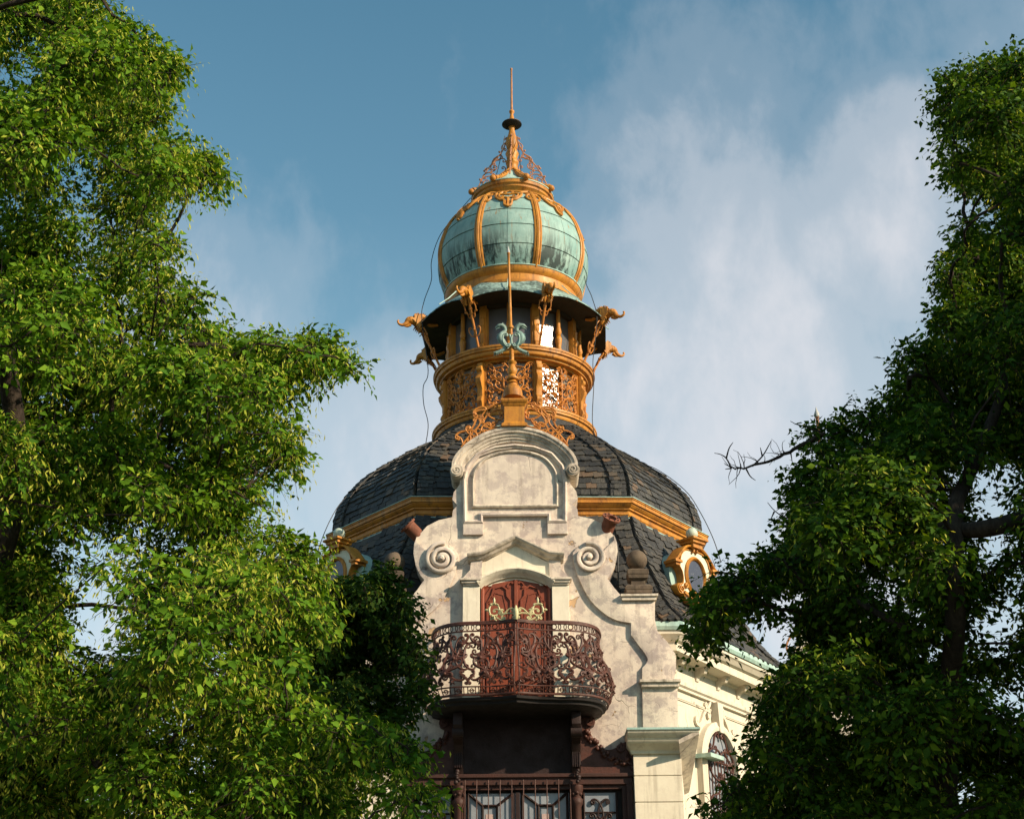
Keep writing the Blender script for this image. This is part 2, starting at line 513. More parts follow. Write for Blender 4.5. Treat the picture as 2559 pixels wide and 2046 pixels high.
    def mesh(s, name, mat, smooth=40, bevel=0.0):
        me = bpy.data.meshes.new(name)
        me.from_pydata(s.v, [], s.f)
        bm = bmesh.new()
        bm.from_mesh(me)
        bmesh.ops.recalc_face_normals(bm, faces=bm.faces)
        if bevel:
            es = [e for e in bm.edges if e.is_manifold and e.calc_face_angle(0) > 0.6]
            bmesh.ops.bevel(bm, geom=es, offset=bevel, segments=2, affect='EDGES', profile=0.6, clamp_overlap=True)
        bm.to_mesh(me)
        bm.free()
        me.materials.append(mat)
        if smooth:
            me.polygons.foreach_set('use_smooth', [True] * len(me.polygons))
            me.set_sharp_from_angle(angle=R_(smooth))
        return me

    def obj(s, name, mat, parent=None, smooth=40, bevel=0.0):
        return put(name, s.mesh(name, mat, smooth, bevel), parent)


def put(name, me, parent=None, mat4=None):
    o = bpy.data.objects.new(name, me)
    COL.objects.link(o)
    if mat4 is not None:
        o.matrix_basis = mat4
    if parent is not None:
        o.parent = parent
        if parent.type == 'EMPTY':
            o.matrix_parent_inverse = parent.matrix_basis.inverted()
        elif parent.matrix_basis != Matrix.Identity(4):
            o.matrix_parent_inverse = parent.matrix_basis.inverted()
    return o


def thing(name, label, cat, loc, group=None):
    o = bpy.data.objects.new(name, None)
    COL.objects.link(o)
    o.matrix_basis = Matrix.Translation(loc)
    o['label'] = label
    o['category'] = cat
    if group:
        o['group'] = group
    return o


# scrollwork --------------------------------------------------------
def _scroll(kind, turns, p, k0, n):
    s_ = np.linspace(-1, 1, n)
    k1 = turns * 2 * PI * (p + 1)
    k = k0 + k1 * np.abs(s_) ** p
    if kind == 'S':
        k = np.sign(s_) * k
    ds = s_[1] - s_[0]
    h = np.concatenate([[0], np.cumsum((k[1:] + k[:-1]) / 2) * ds])
    x = np.concatenate([[0], np.cumsum(np.cos((h[1:] + h[:-1]) / 2)) * ds])
    y = np.concatenate([[0], np.cumsum(np.sin((h[1:] + h[:-1]) / 2)) * ds])
    return x + 1j * y


_SC = {}


def scroll(A, B, kind='C', flip=False, turns=1.0, p=2.4, k0=0.9, n=34):
    """2D wrought scroll whose two spiral eyes sit at A and B"""
    key = (kind, turns, p, k0, n)
    if key not in _SC:
        _SC[key] = _scroll(*key)
    z = _SC[key]
    if flip:
        z = np.conj(z)
    a, b_ = complex(*A), complex(*B)
    z = (z - z[0]) / (z[-1] - z[0]) * (b_ - a) + a
    return [(q.real, q.imag) for q in z]


def arc2(c, r, a0=0, a1=2 * PI, n=16, sy=1.0):
    return [(c[0] + r * math.cos(a0 + (a1 - a0) * i / n), c[1] + r * sy * math.sin(a0 + (a1 - a0) * i / n)) for i in range(n + 1)]


def spiral2(c, r0, r1, a0, turns, n=60):
    return [(c[0] + (r0 + (r1 - r0) * i / n) * math.cos(a0 + turns * 2 * PI * i / n), c[1] + (r0 + (r1 - r0) * i / n) * math.sin(a0 + turns * 2 * PI * i / n)) for i in range(n + 1)]


def flower(mb, fn, c, r, petals=6, lift=0.03):
    """leaf rosette on a mapped surface: fn(u, v, out) -> point; c and r in surface metres"""
    for k in range(petals):
        a = 2 * PI * k / petals
        d, q = (math.cos(a), math.sin(a)), (-math.sin(a), math.cos(a))
        P_ = [(0, 0, lift), (0.5 * r, 0.26 * r, lift * 1.3), (r, 0, lift * 0.5), (0.5 * r, -0.26 * r, lift * 1.3), (0.5 * r, 0, lift * 0.3)]
        vs_ = [fn(c[0] + d[0] * x + q[0] * y, c[1] + d[1] * x + q[1] * y, z) for x, y, z in P_]
        mb.add(vs_, [(0, 1, 4), (1, 2, 4), (2, 3, 4), (3, 0, 4), (0, 3, 2, 1)])
    ctr = fn(c[0], c[1], lift * 1.3)
    mb.ball(ctr, r * 0.28, 8)


# ------------------------------------------------------------------ ground
def sheet(name, x0, x1, y0, y1, z, mat, kind='structure'):
    o = MB().add([(x0, y0, z), (x1, y0, z), (x1, y1, z), (x0, y1, z)], [(0, 1, 2, 3)]).obj(name, mat, None, 0)
    o['kind'] = kind
    return o


sheet('ground', -1500, 1500, -1500, 1500, 0.0, M['grass'])
sheet('path', -3.0, 3.0, -60, -1.2, 0.004, M['gravel'])

# ------------------------------------------------------------------ the pavilion
YT = 4.5                                          # depth of the tower axis
pav = thing('pavilion', 'cream baroque pavilion with slate dome roof, ochre lantern and green copper bulb', 'pavilion', (0, YT, 0))


def tower_pt(R, deg, z, rot=-3.7):
    a = R_(deg + rot)
    return Vector((R * math.sin(a), YT - R * math.cos(a), z))


# --- plan polygons of the roof: 8 corners, starting front right, going round to the right and back
def rot_roof(p, deg=2.0):
    a = R_(deg)
    x, y = p[0], p[1] - YT
    return (x * math.cos(a) - y * math.sin(a), YT + x * math.sin(a) + y * math.cos(a))


def octo(fw, hw, hd, ch, rot=2.0):
    q = [(fw, YT - hd), (hw, YT - hd + ch), (hw, YT + hd - ch), (fw, YT + hd), (-fw, YT + hd), (-hw, YT + hd - ch), (-hw, YT - hd + ch), (-fw, YT - hd)]
    return [rot_roof(p, rot) for p in q]


CORN = octo(1.95, 3.6, 3.6, 2.1)
EAVE = octo(2.8, 5.4, 4.2, 3.9, 1.2)


def offset_poly(poly, o):
    res = []
    n = len(poly)
    for i in range(n):
        a, b_, c_ = Vector(poly[i - 1]), Vector(poly[i]), Vector(poly[(i + 1) % n])
        d1, d2 = (b_ - a).normalized(), (c_ - b_).normalized()
        n1_, n2_ = Vector((d1.y, -d1.x)), Vector((d2.y, -d2.x))
        nn = n1_ + n2_
        nn = nn / (nn.length_squared / 2)
        res.append((b_.x + nn.x * o, b_.y + nn.y * o))
    return res


def poly_rings(poly, prof):
    """prof [(outward offset, z)]"""
    return [[(p[0], p[1], z) for p in offset_poly(poly, o)] for o, z in prof]


UP = [(1.0, 10.57), (1.0, 10.84), (0.982, 11.13), (0.935, 11.45), (0.85, 11.83), (0.75, 12.14), (0.63, 12.47), (0.50, 12.80)]
LOW_H = [(0.0, 0.0), (0.10, 0.195), (0.22, 0.33), (0.40, 0.55), (0.60, 0.76), (0.76, 0.88), (1.0, 1.0)]
ZC0, ZE = 10.27, 8.08


def upoly(s_):
    return [(p[0] * s_, YT + (p[1] - YT) * s_) for p in CORN]


def lpoly(h):
    return [(a[0] + (b_[0] - a[0]) * h, a[1] + (b_[1] - a[1]) * h) for a, b_ in zip(CORN, EAVE)]


def interp(tab, t_):
    t_ = max(0.0, min(1.0, t_)) * (len(tab) - 1)
    i = min(len(tab) - 2, int(t_))
    f = t_ - i
    return [a + (b_ - a) * f for a, b_ in zip(tab[i], tab[i + 1])]


sub_in = 0.03
roof = MB()
roof.rings([[(x * 0.992, YT + (y - YT) * 0.992, z - 0.01) for x, y in upoly(s_)] for s_, z in UP])
roof_up = roof.obj('upper_roof', M['slate'], pav, 0)
roof = MB()
roof.rings([[(x * 0.992, YT + (y - YT) * 0.992, ZC0 + (ZE - ZC0) * d - 0.01) for x, y in lpoly(h)] for h, d in LOW_H])
roof_lo = roof.obj('lower_roof', M['slate'], pav, 0)


def S_up(face):
    def f(u, t_):
        s_, z = interp(UP[::-1], t_)
        q = upoly(s_)
        a, b_ = Vector(q[(face - 1) % 8]), Vector(q[face])
        p = a.lerp(b_, u)
        return Vector((p.x, p.y, z))
    return f


def S_lo(face):
    def f(u, t_):
        h, d = interp(LOW_H, t_)
        q = lpoly(h)
        a, b_ = Vector(q[(face - 1) % 8]), Vector(q[face])
        p = a.lerp(b_, u)
        return Vector((p.x, p.y, ZC0 + (ZE - ZC0) * d))
    return f


# faces: index i runs from corner i-1 to corner i (0 = front, 1 = right chamfer, 2 = right side, 7 = left chamfer, 6 = left side)
slate_meshes = []
for k in range(4):
    j = [random.uniform(-0.07, 0.07) for _ in range(3)]
    th = 1.0
    top = [(-0.5, 0, 0), (0.5, 0, 0)]
    bot = [(0.49, -1.0 + j[0] * 0.6, 0), (0.25, -1.03 + j[1] * 0.5, 0), (-0.2, -1.02 + j[2] * 0.6, 0), (-0.49, -0.99 + j[1] * 0.7, 0)]
    P0 = top + bot
    vs_ = [(x, y, 0.0) for x, y, _ in P0] + [(x, y, th) for x, y, _ in P0]
    fs_ = [(6, 11, 10, 9, 8, 7)] + [(i, (i + 1) % 6, 6 + (i + 1) % 6, 6 + i) for i in range(6)]
    mb = MB().add(vs_, fs_)
    slate_meshes.append((mb, mb.mesh('slate', M['slate'], 0)))

slates = []                                       # (matrix, variant, score, parent)


def lay(face_fn, courses, wid, t0, t1, parent, want, lo_u=0.0, hi_u=1.0, hip=False):
    for c_ in range(courses):
        ta, tb = t0 + (t1 - t0) * c_ / courses, t0 + (t1 - t0) * (c_ + 1) / courses
        A, B = face_fn(0, tb), face_fn(1, tb)
        L = (B - A).length
        n = max(2, int(round(L / wid)))
        off = (c_ % 2) * 0.5 + random.uniform(-0.12, 0.12)
        edges = sorted([max(0, min(1, (k + off) / n + random.uniform(-0.14, 0.14) / n)) for k in range(-1, n + 2)])
        for k in range(len(edges) - 1):
            ua, ub = edges[k], edges[k + 1]
            if ub - ua < 0.2 / n or ub < lo_u or ua > hi_u:
                continue
            uc = (ua + ub) / 2
            pt, pb = face_fn(uc, max(0, ta - 0.3 * (tb - ta))), face_fn(uc, tb)
            x = face_fn(ub, tb) - face_fn(ua, tb)
            dn = (pb - pt)
            nn = x.cross(-dn)
            if nn.length < 1e-6:
                continue
            nn.normalize()
            y = -dn.normalized()
            xx = y.cross(nn).normalized()
            tilt = random.uniform(0.10, 0.17)
            y2 = (y - nn * tilt).normalized()
            n2_ = xx.cross(y2).normalized()
            r_ = random.uniform(-0.014, 0.014)
            xx2 = (xx + y2 * r_).normalized()
            M4 = Matrix((xx2 * (x.length * 1.0 - 0.004), y2 * dn.length * random.uniform(0.98, 1.05), n2_ * random.uniform(0.026, 0.042))).transposed().to_4x4()
            M4.translation = pt + nn * random.uniform(0.002, 0.012)
            mid = (pt + pb) / 2
            px, py = to_px(mid)
            facing = nn.dot((CAM - mid).normalized())
            score = -1
            if facing > 0.03 and want(px, py):
                score = facing * x.length * dn.length / (mid - CAM).length_squared
            slates.append((M4, random.randrange(4), score, parent))


def lay_hip(corner, fn_pts, courses, wid, t0, t1, parent, want):
    """wider slates folded over a hip, on both sides of it"""
    for side in (0, 1):
        face = corner if side == 0 else (corner + 1) % 8
        f = fn_pts(face)

        def g(u, t_, f=f, side=side):
            L = (f(1, t_) - f(0, t_)).length
            k = wid / max(L, 0.01)
            uu = (1 - k * (1 - u)) if side == 0 else k * u
            p = f(uu, t_)
            A = f(0, t_)
            B = f(1, t_)
            up = (f(uu, t_ - 0.02) - f(uu, t_ + 0.02))
            nn = (B - A).cross(up)
            nn.normalize()
            if nn.dot(CAM - p) < 0 and nn.y > 0.9:
                nn = -nn
            return p + nn * 0.045
        lay(g, courses, wid, t0, t1, parent, want, hip=True)


up_want = lambda px, py: (px < 1115 or px > 1455) and py < 1250
lo_want = lambda px, py: ((px < 1055 and px > 905) or (1545 < px < 1690)) and py < 1540
for face, wd in ((0, 0.19), (1, 0.21), (7, 0.21), (2, 0.24), (6, 0.24)):
    lay(S_up(face), 17, wd, 0.0, 0.995, roof_up, up_want)
    lay(S_lo(face), 19, wd, 0.02, 0.99, roof_lo, lo_want)
for cor in (0, 7, 1, 6):
    lay_hip(cor, S_up, 25, 0.30, 0.03, 0.995, roof_up, up_want)
    lay_hip(cor, S_lo, 28, 0.30, 0.02, 0.99, roof_lo, lo_want)
order = sorted(range(len(slates)), key=lambda i: -slates[i][2])
singles = set(i for i in order[:300] if slates[i][2] > 0)
rest = {roof_up.name: MB(), roof_lo.name: MB()}
for i, (M4, var, sc, par) in enumerate(slates):
    if i in singles:
        put('slate', slate_meshes[var][1], par, M4)
    else:
        mb = slate_meshes[var][0]
        rest[par.name].add(mb.v, mb.f, M4)
for par in (roof_up, roof_lo):
    o = rest[par.name].obj('slate_courses', M['slate'], par, 0)
    o['kind'] = 'stuff'

# cornice between the two roofs
pr = [(-0.10, 10.25), (0.03, 10.25), (0.035, 10.28), (0.05, 10.30), (0.05, 10.37), (0.09, 10.385), (0.09, 10.41), (0.115, 10.425), (0.15, 10.46), (0.155, 10.48), (0.185, 10.485), (0.185, 10.545), (0.20, 10.55), (0.20, 10.575), (-0.10, 10.60)]
MB().rings(poly_rings(CORN, pr), False).obj('roof_cornice', M['ochre'], pav, 0)
pr = [(-0.06, 10.585), (0.215, 10.577), (0.215, 10.59), (0.0, 10.625), (-0.06, 10.64)]
MB().rings(poly_rings(CORN, pr), False).obj('copper_flashing', M['copper_plain'], pav, 0)
pr = [(-0.06, 10.235), (0.05, 10.225), (0.05, 10.243), (-0.06, 10.26)]
MB().rings(poly_rings(CORN, pr), False).obj('copper_flashing', M['copper_plain'], pav, 0)

# body of the building under the eaves
BODY = offset_poly(EAVE, -0.55)
MB().rings(poly_rings(BODY, [(0.0, 0.0), (0.0, ZE - 0.1)])).obj('wall', M['wall'], pav, 0)
pr = [(-0.02, ZE - 0.95), (0.06, ZE - 0.94), (0.06, ZE - 0.90), (0.10, ZE - 0.87), (0.10, ZE - 0.80), (0.05, ZE - 0.78), (0.05, ZE - 0.52), (0.10, ZE - 0.50), (0.12, ZE - 0.46), (0.40, ZE - 0.44), (0.40, ZE - 0.40), (0.40, ZE - 0.30), (0.46, ZE - 0.27), (0.52, ZE - 0.20), (0.55, ZE - 0.18), (0.55, ZE - 0.12), (-0.02, ZE - 0.05)]
MB().rings(poly_rings(BODY, pr), False).obj('eaves_cornice', M['wall'], pav, 0)
pr = [(0.30, ZE - 0.11), (0.58, ZE - 0.115), (0.61, ZE - 0.06), (0.60, ZE + 0.02), (0.52, ZE + 0.06), (0.30, ZE + 0.02)]
MB().rings(poly_rings(BODY, pr), False).obj('copper_gutter', M['copper_plain'], pav, 0)
pr = [(-0.02, ZE - 1.13), (0.02, ZE - 1.125), (0.02, ZE - 1.11), (0.03, ZE - 1.10), (0.03, ZE - 1.075), (0.01, ZE - 1.07), (-0.02, ZE - 1.07)]
MB().rings(poly_rings(BODY, pr), False).obj('string_course', M['wall'], pav, 0)

# right chamfer wall: modillions, window with iron grille and a shaped hood
ca, cb = Vector((*BODY[0], 0)), Vector((*BODY[1], 0))
cdir = (cb - ca).normalized()
cnor = Vector((cdir.y, -cdir.x, 0))


def wall_frame(dist, z, right=True):
    """local frame on the chamfer wall: x along it, -y outwards, z up"""
    if right:
        o, x, n_ = ca + cdir * dist, cdir, cnor
    else:
        a2, b2 = Vector((*BODY[7], 0)), Vector((*BODY[6], 0))
        x = -(b2 - a2).normalized()
        o, n_ = a2 - x * dist, Vector((-x.y, x.x, 0)) * -1
        n_ = Vector((x.y, -x.x, 0))
    m4 = Matrix((x, -n_, Vector((0, 0, 1)))).transposed().to_4x4()
    m4.translation = o + Vector((0, 0, z))
    return m4


mod = MB()
mod.prism([(0, 0), (0.0, -0.26), (0.05, -0.30), (0.10, -0.28), (0.12, -0.20), (0.22, -0.13), (0.30, -0.12), (0.34, -0.06), (0.34, 0.0)], -0.07, 0.07)
mod.box(0.0, 0.37, -0.09, 0.09, -0.03, 0.0)
mod_me = mod.mesh('modillion', M['wall'], 30)
for d in (0.35, 1.25, 2.15, 3.05):
    f = wall_frame(d, ZE - 0.455)
    rotm = Matrix.Rotation(-PI / 2, 4, 'Z')
    put('modillion', mod_me, pav, f @ rotm @ Matrix.Scale(0.78, 4))


def arch_pts(w_, zs, rise, z0, n=14):
    R = (w_ * w_ + rise * rise) / (2 * rise)
    a = math.asin(w_ / R) if rise <= w_ else PI - math.asin(w_ / R)
    return [(-w_, z0)] + [(R * math.sin(-a + 2 * a * k / n), zs + rise - R + R * math.cos(-a + 2 * a * k / n)) for k in range(n + 1)] + [(w_, z0)]


WIN = wall_frame(2.0, 0.68)
wz0, wzs = 3.2, 5.35
mb = MB()
mb.prism(arch_pts(0.62, wzs, 0.55, wz0), -0.03, 0.05, WIN)
win = mb.obj('arched_window', M['frosted'], pav, 0)
mb = MB()
mb.sweep(arch_pts(0.66, wzs, 0.58, wz0), [(0.0, 0.0), (0.0, -0.14), (0.06, -0.15), (0.10, -0.12), (0.16, -0.11), (0.16, 0.0)])
mb.v = [tuple(WIN @ Vector(p)) for p in mb.v]
mb.obj('window_frame', M['wall'], win, 30)
mb = MB()
rb = 0.014
for k in range(-4, 5):
    x = k * 0.135
    mb.tube([(x, -0.09, wz0), (x, -0.09, wzs + 0.1)], rb, 5)
for sg in (-1, 1):
    for (A, B, kd, fl) in [((0.05, 5.45), (0.5, 5.4), 'C', True), ((0.1, 5.85), (0.42, 5.6), 'S', False), ((0.08, 5.1), (0.45, 5.25), 'C', False), ((0.15, 4.9), (0.5, 4.6), 'S', True),
                           ((0.07, 4.5), (0.3, 4.2), 'S', False), ((0.35, 4.3), (0.55, 4.05), 'C', True), ((0.2, 5.6), (0.33, 5.35), 'S', True), ((0.1, 4.0), (0.5, 3.7), 'S', False)]:
        mb.tube([(sg * u, -0.1, v_) for u, v_ in scroll(A, B, kd, fl)], 0.02, 5)
mb.tube([(-0.6, -0.09, wzs), (0.6, -0.09, wzs)], 0.022, 5)
mb.v = [tuple(WIN @ Vector(p)) for p in mb.v]
mb.obj('iron_grille', M['rust'], win, 50)
mb = MB()
for sg in (-1, 1):
    mb.sweep([(sg * u, v_) for u, v_ in scroll((0.28, 6.22), (0.78, 6.0), 'S', False)], [(-0.03, 0.0), (-0.03, -0.05), (0.03, -0.05), (0.03, 0.0)])
    mb.sweep([(sg * u, v_) for u, v_ in scroll((0.20, 6.55), (0.36, 6.35), 'C', False)], [(-0.03, 0.0), (-0.03, -0.05), (0.03, -0.05), (0.03, 0.0)])
mb.prism([(-0.12, 6.45), (-0.07, 5.9), (0.07, 5.9), (0.12, 6.45)], -0.16, 0.0)
mb.v = [tuple(WIN @ Vector(p)) for p in mb.v]
mb.obj('window_hood', M['wall'], win, 30)
mb = MB().box(-0.9, -0.35, -0.32, 0.0, 5.33, 5.40, WIN)
mb.obj('copper_ledge', M['copper_plain'], win, 0)

# --- the front gable: outline of the right half in photo pixels on the facade plane
HALF = [(1283, 1096), (1330, 1102), (1371, 1117), (1400, 1140), (1418, 1165), (1424, 1188), (1425, 1208), (1440, 1227), (1444, 1245), (1431, 1260), (1443, 1272), (1445, 1289),
        (1479, 1296), (1508, 1310), (1534, 1338), (1541, 1357), (1543, 1380), (1538, 1411), (1527, 1435), (1517, 1447), (1523, 1454), (1535, 1471), (1549, 1487), (1552, 1494), (1636, 1494), (1636, 1550),
        (1643, 1580), (1666, 1604), (1688, 1637), (1689, 1669), (1684, 1700), (1692, 1703), (1694, 1815), (1694, 1900)]
hr = [xz(*p) for p in HALF]
hr[0] = (0.0, hr[0][1])
full = hr + [(-x, z) for x, z in reversed(hr[1:])]
full = [(x, z) for x, z in full if z > 5.0]
gz0 = hr[-1][1]
MB().prism([(x, z) for x, z in full], 0.0, 0.55).obj('gable_wall', M['plaster'], pav, 30)
MB().box(-2.6, 2.6, 0.02, 0.5, 0, gz0 + 0.0).obj('gable_wall_base', M['plaster'], pav, 0)

# raised side plates with the big volutes
LEFTEDGE = [(1432, 1380), (1431, 1393), (1437, 1420), (1449, 1453), (1473, 1498), (1503, 1529), (1537, 1550), (1576, 1558), (1577, 1588), (1594, 1612), (1610, 1633), (1618, 1649), (1612, 1662), (1604, 1670), (1604, 1700), (1606, 1815), (1606, 1900)]
le = [xz(*p) for p in LEFTEDGE]
le_s = [tuple(v_) for v_ in catmull([Vector((a, b_)) for a, b_ in le[:8]], 4)][:-1] + le[7:9] + [tuple(v_) for v_ in catmull([Vector((a, b_)) for a, b_ in le[8:14]], 4)] + le[14:]
vc = xz(1472, 1395)
vr = 41 / 144
top_arc = [(vc[0] + vr * math.cos(a), vc[1] + vr * math.sin(a)) for a in np.linspace(R_(160), R_(25), 14)]
right_edge = [p for p in hr if p[1] < xz(0, 1345)[1]]
k0 = [i for i, p in enumerate(hr) if p[1] < xz(0, 1345)[1]][0]
PLATE = le_s[::-1] + top_arc + [xz(1520, 1365), xz(1534, 1352)] + hr[k0:]
for sg in (1, -1):
    o = MB().prism([(sg * x, z) for x, z in PLATE], -0.055, 0.02).obj('volute_plate', M['plaster'], pav, 30, 0.008)
    # the spiral itself: a coiled step
    mb = MB()
    c2 = (sg * vc[0], vc[1] - 0.01)
    sp = spiral2(c2, vr * 0.98, 0.035, R_(100) if sg > 0 else R_(80), 2.3 * sg * -1, 90)
    mb.sweep(sp, [(-0.05, -0.07), (-0.045, -0.115), (-0.015, -0.135), (0.02, -0.13), (0.03, -0.07)])
    mb.lathe([(0.0, 0), (0.055, 0.0), (0.05, 0.09), (0.025, 0.12), (0.0, 0.12)], (0, 0), 14, None, Matrix.Translation((c2[0], -0.06, c2[1])) @ Matrix.Rotation(PI / 2, 4, 'X'))
    mb.obj('spiral', M['plaster_panel'], o, 50)
    # little cap on top of the lower block
    mb = MB()
    xa, xb = xz(1596, 1700)[0], xz(1699, 1700)[0]
    zt, zb = xz(1650, 1701)[1], xz(1650, 1719)[1]
    mb.box(sg * xa, sg * xb, -0.17, 0.6, zt - 0.05, zt)
    mb.box(sg * (xa + 0.03), sg * (xb - 0.03), -0.13, 0.58, zb, zt - 0.05)
    mb.obj('block_cap', M['plaster_old'], pav, 0, 0.008)
    # stone ball on its plinth above the cap ledge
    bx, bz = xz(1594, 1400)
    by = 0.22
    yb_, zb_ = by, at(1594, 1492, by).z
    fin = MB()
    fin.ball((sg * bx, by, at(1594, 1400, by).z), 0.185, 26)
    fo = fin.obj('stone_ball', M['sandstone'], pav, 60)
    z0 = at(1594, 1489, by).z
    z1 = at(1594, 1424, by).z
    H = z1 - z0
    prf = [(0.225, 0), (0.225, 0.10 * H), (0.235, 0.14 * H), (0.235, 0.24 * H), (0.20, 0.32 * H), (0.13, 0.36 * H), (0.12, 0.52 * H), (0.17, 0.60 * H), (0.175, 0.72 * H), (0.185, 0.76 * H), (0.185, 0.92 * H), (0.10, 1.0 * H)]
    pl = MB().rings([[(sg * bx + sx * r, by + sy * r, z0 + z) for sx, sy in ((1, -1), (1, 1), (-1, 1), (-1, -1))] for r, z in prf])
    pl.obj('plinth', M['sandstone'], fo, 0, 0.006)
    led = MB()
    xa, xb = xz(1550, 1495)[0], xz(1643, 1495)[0]
    led.box(sg * xa, sg * xb, -0.14, 0.58, xz(1600, 1494)[1], xz(1600, 1488)[1])
    led.box(sg * (xa + 0.02), sg * (xb - 0.03), -0.11, 0.57, xz(1600, 1503)[1], xz(1600, 1494)[1])
    led.obj('ledge', M['plaster_old'], pav, 0, 0.006)

# flanged rusty pipes leaning out of the gable shoulders
for sg, c_, dd in ((1, (1521, 1309), Vector((0.34, -0.62, 0.70))), (-1, (1040, 1320), Vector((-0.66, -0.30, 0.62)))):
    b0 = at(c_[0] - sg * 8, c_[1] + 22, 0.12) - dd.normalized() * 0.03
    q = dd.normalized().to_track_quat('Z', 'Y').to_matrix().to_4x4()
    q.translation = b0
    mb = MB().lathe([(0.0, -0.25), (0.12, -0.25), (0.123, 0.30), (0.165, 0.31), (0.168, 0.345), (0.092, 0.347), (0.090, 0.10), (0.0, 0.10)], (0, 0), 28, None, q)
    po = mb.obj('flanged_pipe', M['pipe'], pav, 40)
    for k in range(8):
        a = 2 * PI * k / 8
        MB().lathe([(0.0, 0.33), (0.016, 0.33), (0.016, 0.36), (0.0, 0.362)], (0.127 * math.cos(a), 0.127 * math.sin(a)), 6, None, q).obj('bolt', M['rust_dark'], po, 0)

# --- arched top of the gable
ARCH = [(1434, 1180), (1441, 1160), (1433, 1137), (1405, 1108), (1365, 1084), (1325, 1072), (1283, 1068)]
ah = [Vector(xz(*p, -0.15)) for p in ARCH]
ah[-1].x = 0.0
arch = catmull(ah + [Vector((-p.x, p.y)) for p in reversed(ah[:-1])], 7)
arch = [tuple(p) for p in arch]
# profile: n positive = outside of the arch (path runs right to left so the left normal points down -> negate)
prf = [(0.02, 0.56), (-0.02, -0.14), (-0.02, -0.165), (0.03, -0.17), (0.05, -0.15), (0.085, -0.145), (0.10, -0.115), (0.14, -0.105), (0.155, -0.08), (0.19, -0.075), (0.20, -0.05), (0.235, -0.045), (0.24, 0.02), (0.20, 0.04), (0.20, 0.56)]
ac = MB().sweep(arch, prf).obj('arch_cornice', M['plaster_old'], pav, 35)
for sg in (1, -1):
    c2 = Vector(xz(1432, 1172, -0.17))
    cx = sg * c2.x
    mb = MB()
    mb.lathe([(0.0, -0.175), (0.115, -0.175), (0.12, -0.155), (0.115, 0.55), (0.0, 0.55)], (0, 0), 28, None, Matrix.Translation((cx, 0, c2.y)) @ Matrix.Rotation(-PI / 2, 4, 'X'))
    sp = spiral2((cx, c2.y), 0.095, 0.015, R_(60) if sg > 0 else R_(120), -1.9 * sg, 60)
    mb.sweep(sp, [(-0.014, -0.165), (-0.011, -0.195), (0.010, -0.195), (0.013, -0.165)])
    mb.obj('scroll_end', M['plaster_old'], ac, 40)

# tympanum: framed panel under the arch
PAN = [(1389, 1262), (1389, 1215), (1384, 1180), (1360, 1150), (1325, 1136), (1283, 1132)]
ph = [Vector(xz(*p)) for p in PAN]
ph[-1].x = 0.0
cur = catmull(ph[1:] + [Vector((-p.x, p.y)) for p in reversed(ph[1:-1])], 6)
panel = [tuple(ph[0])] + [tuple(p) for p in cur] + [(-ph[0].x, ph[0].y)]
MB().prism(panel, -0.018, 0.02).obj('tympanum_panel', M['plaster_panel'], pav, 20)
MB().sweep(panel, [(-0.0, 0.0), (0.0, -0.05), (-0.02, -0.06), (-0.045, -0.045), (-0.045, 0.0)], True).obj('panel_moulding', M['plaster_old'], pav, 30)
ER = [(1283, 1291), (1368, 1291), (1368, 1308), (1417, 1308), (1417, 1200), (1408, 1165), (1380, 1133), (1335, 1117), (1283, 1112)]
eh = [xz(*p) for p in ER]
eh[0] = (0.0, eh[0][1])
eh[-1] = (0.0, eh[-1][1])
frame = eh[1:] + [(-x, z) for x, z in reversed(eh[1:-1])]
MB().sweep(frame, [(0.0, 0.0), (0.0, -0.07), (0.03, -0.085), (0.055, -0.05), (0.075, -0.045), (0.075, 0.0)], True).obj('tympanum_frame', M['plaster_panel'], pav, 30)
for sg in (1, -1):
    xa, xb = xz(1368, 1320)[0], xz(1418, 1320)[0]
    MB().box(sg * xa, sg * xb, -0.06, 0.02, xz(1390, 1336)[1], xz(1390, 1309)[1]).obj('corner_block', M['plaster_panel'], pav, 0, 0.006)

# raking pediment over the door
PD = [(1409, 1391), (1371, 1388), (1287, 1349)]
pd = [xz(*p, -0.19) for p in PD]
pd[-1] = (0.0, pd[-1][1])
path = pd + [(-x, z) for x, z in reversed(pd[:-1])]
MB().sweep(path, [(0.055, 0.02), (0.055, -0.06), (0.03, -0.09), (0.03, -0.12), (-0.01, -0.15), (-0.03, -0.19), (-0.06, -0.21), (-0.085, -0.21), (-0.09, 0.02)]).obj('pediment', M['plaster_old'], pav, 25)
fld = [(x * 0.90, z - 0.05) for x, z in path]
zb = xz(1287, 1465)[1]
MB().prism([(fld[0][0], fld[0][1]), (fld[1][0], fld[1][1]), (0, fld[2][1]), (fld[3][0], fld[3][1]), (fld[4][0], fld[4][1]), (-0.87, zb), (0.87, zb)], -0.045, 0.02).obj('pediment_field', M['plaster_smooth'], pav, 0)
for sg in (1, -1):
    nk = [xz(1371, 1396), xz(1408, 1396), xz(1400, 1404), xz(1402, 1425), xz(1418, 1442), xz(1424, 1449), xz(1374, 1449)]
    MB().prism([(sg * x, z) for x, z in nk], -0.085, 0.0).obj('pediment_neck', M['plaster'], pav, 20)

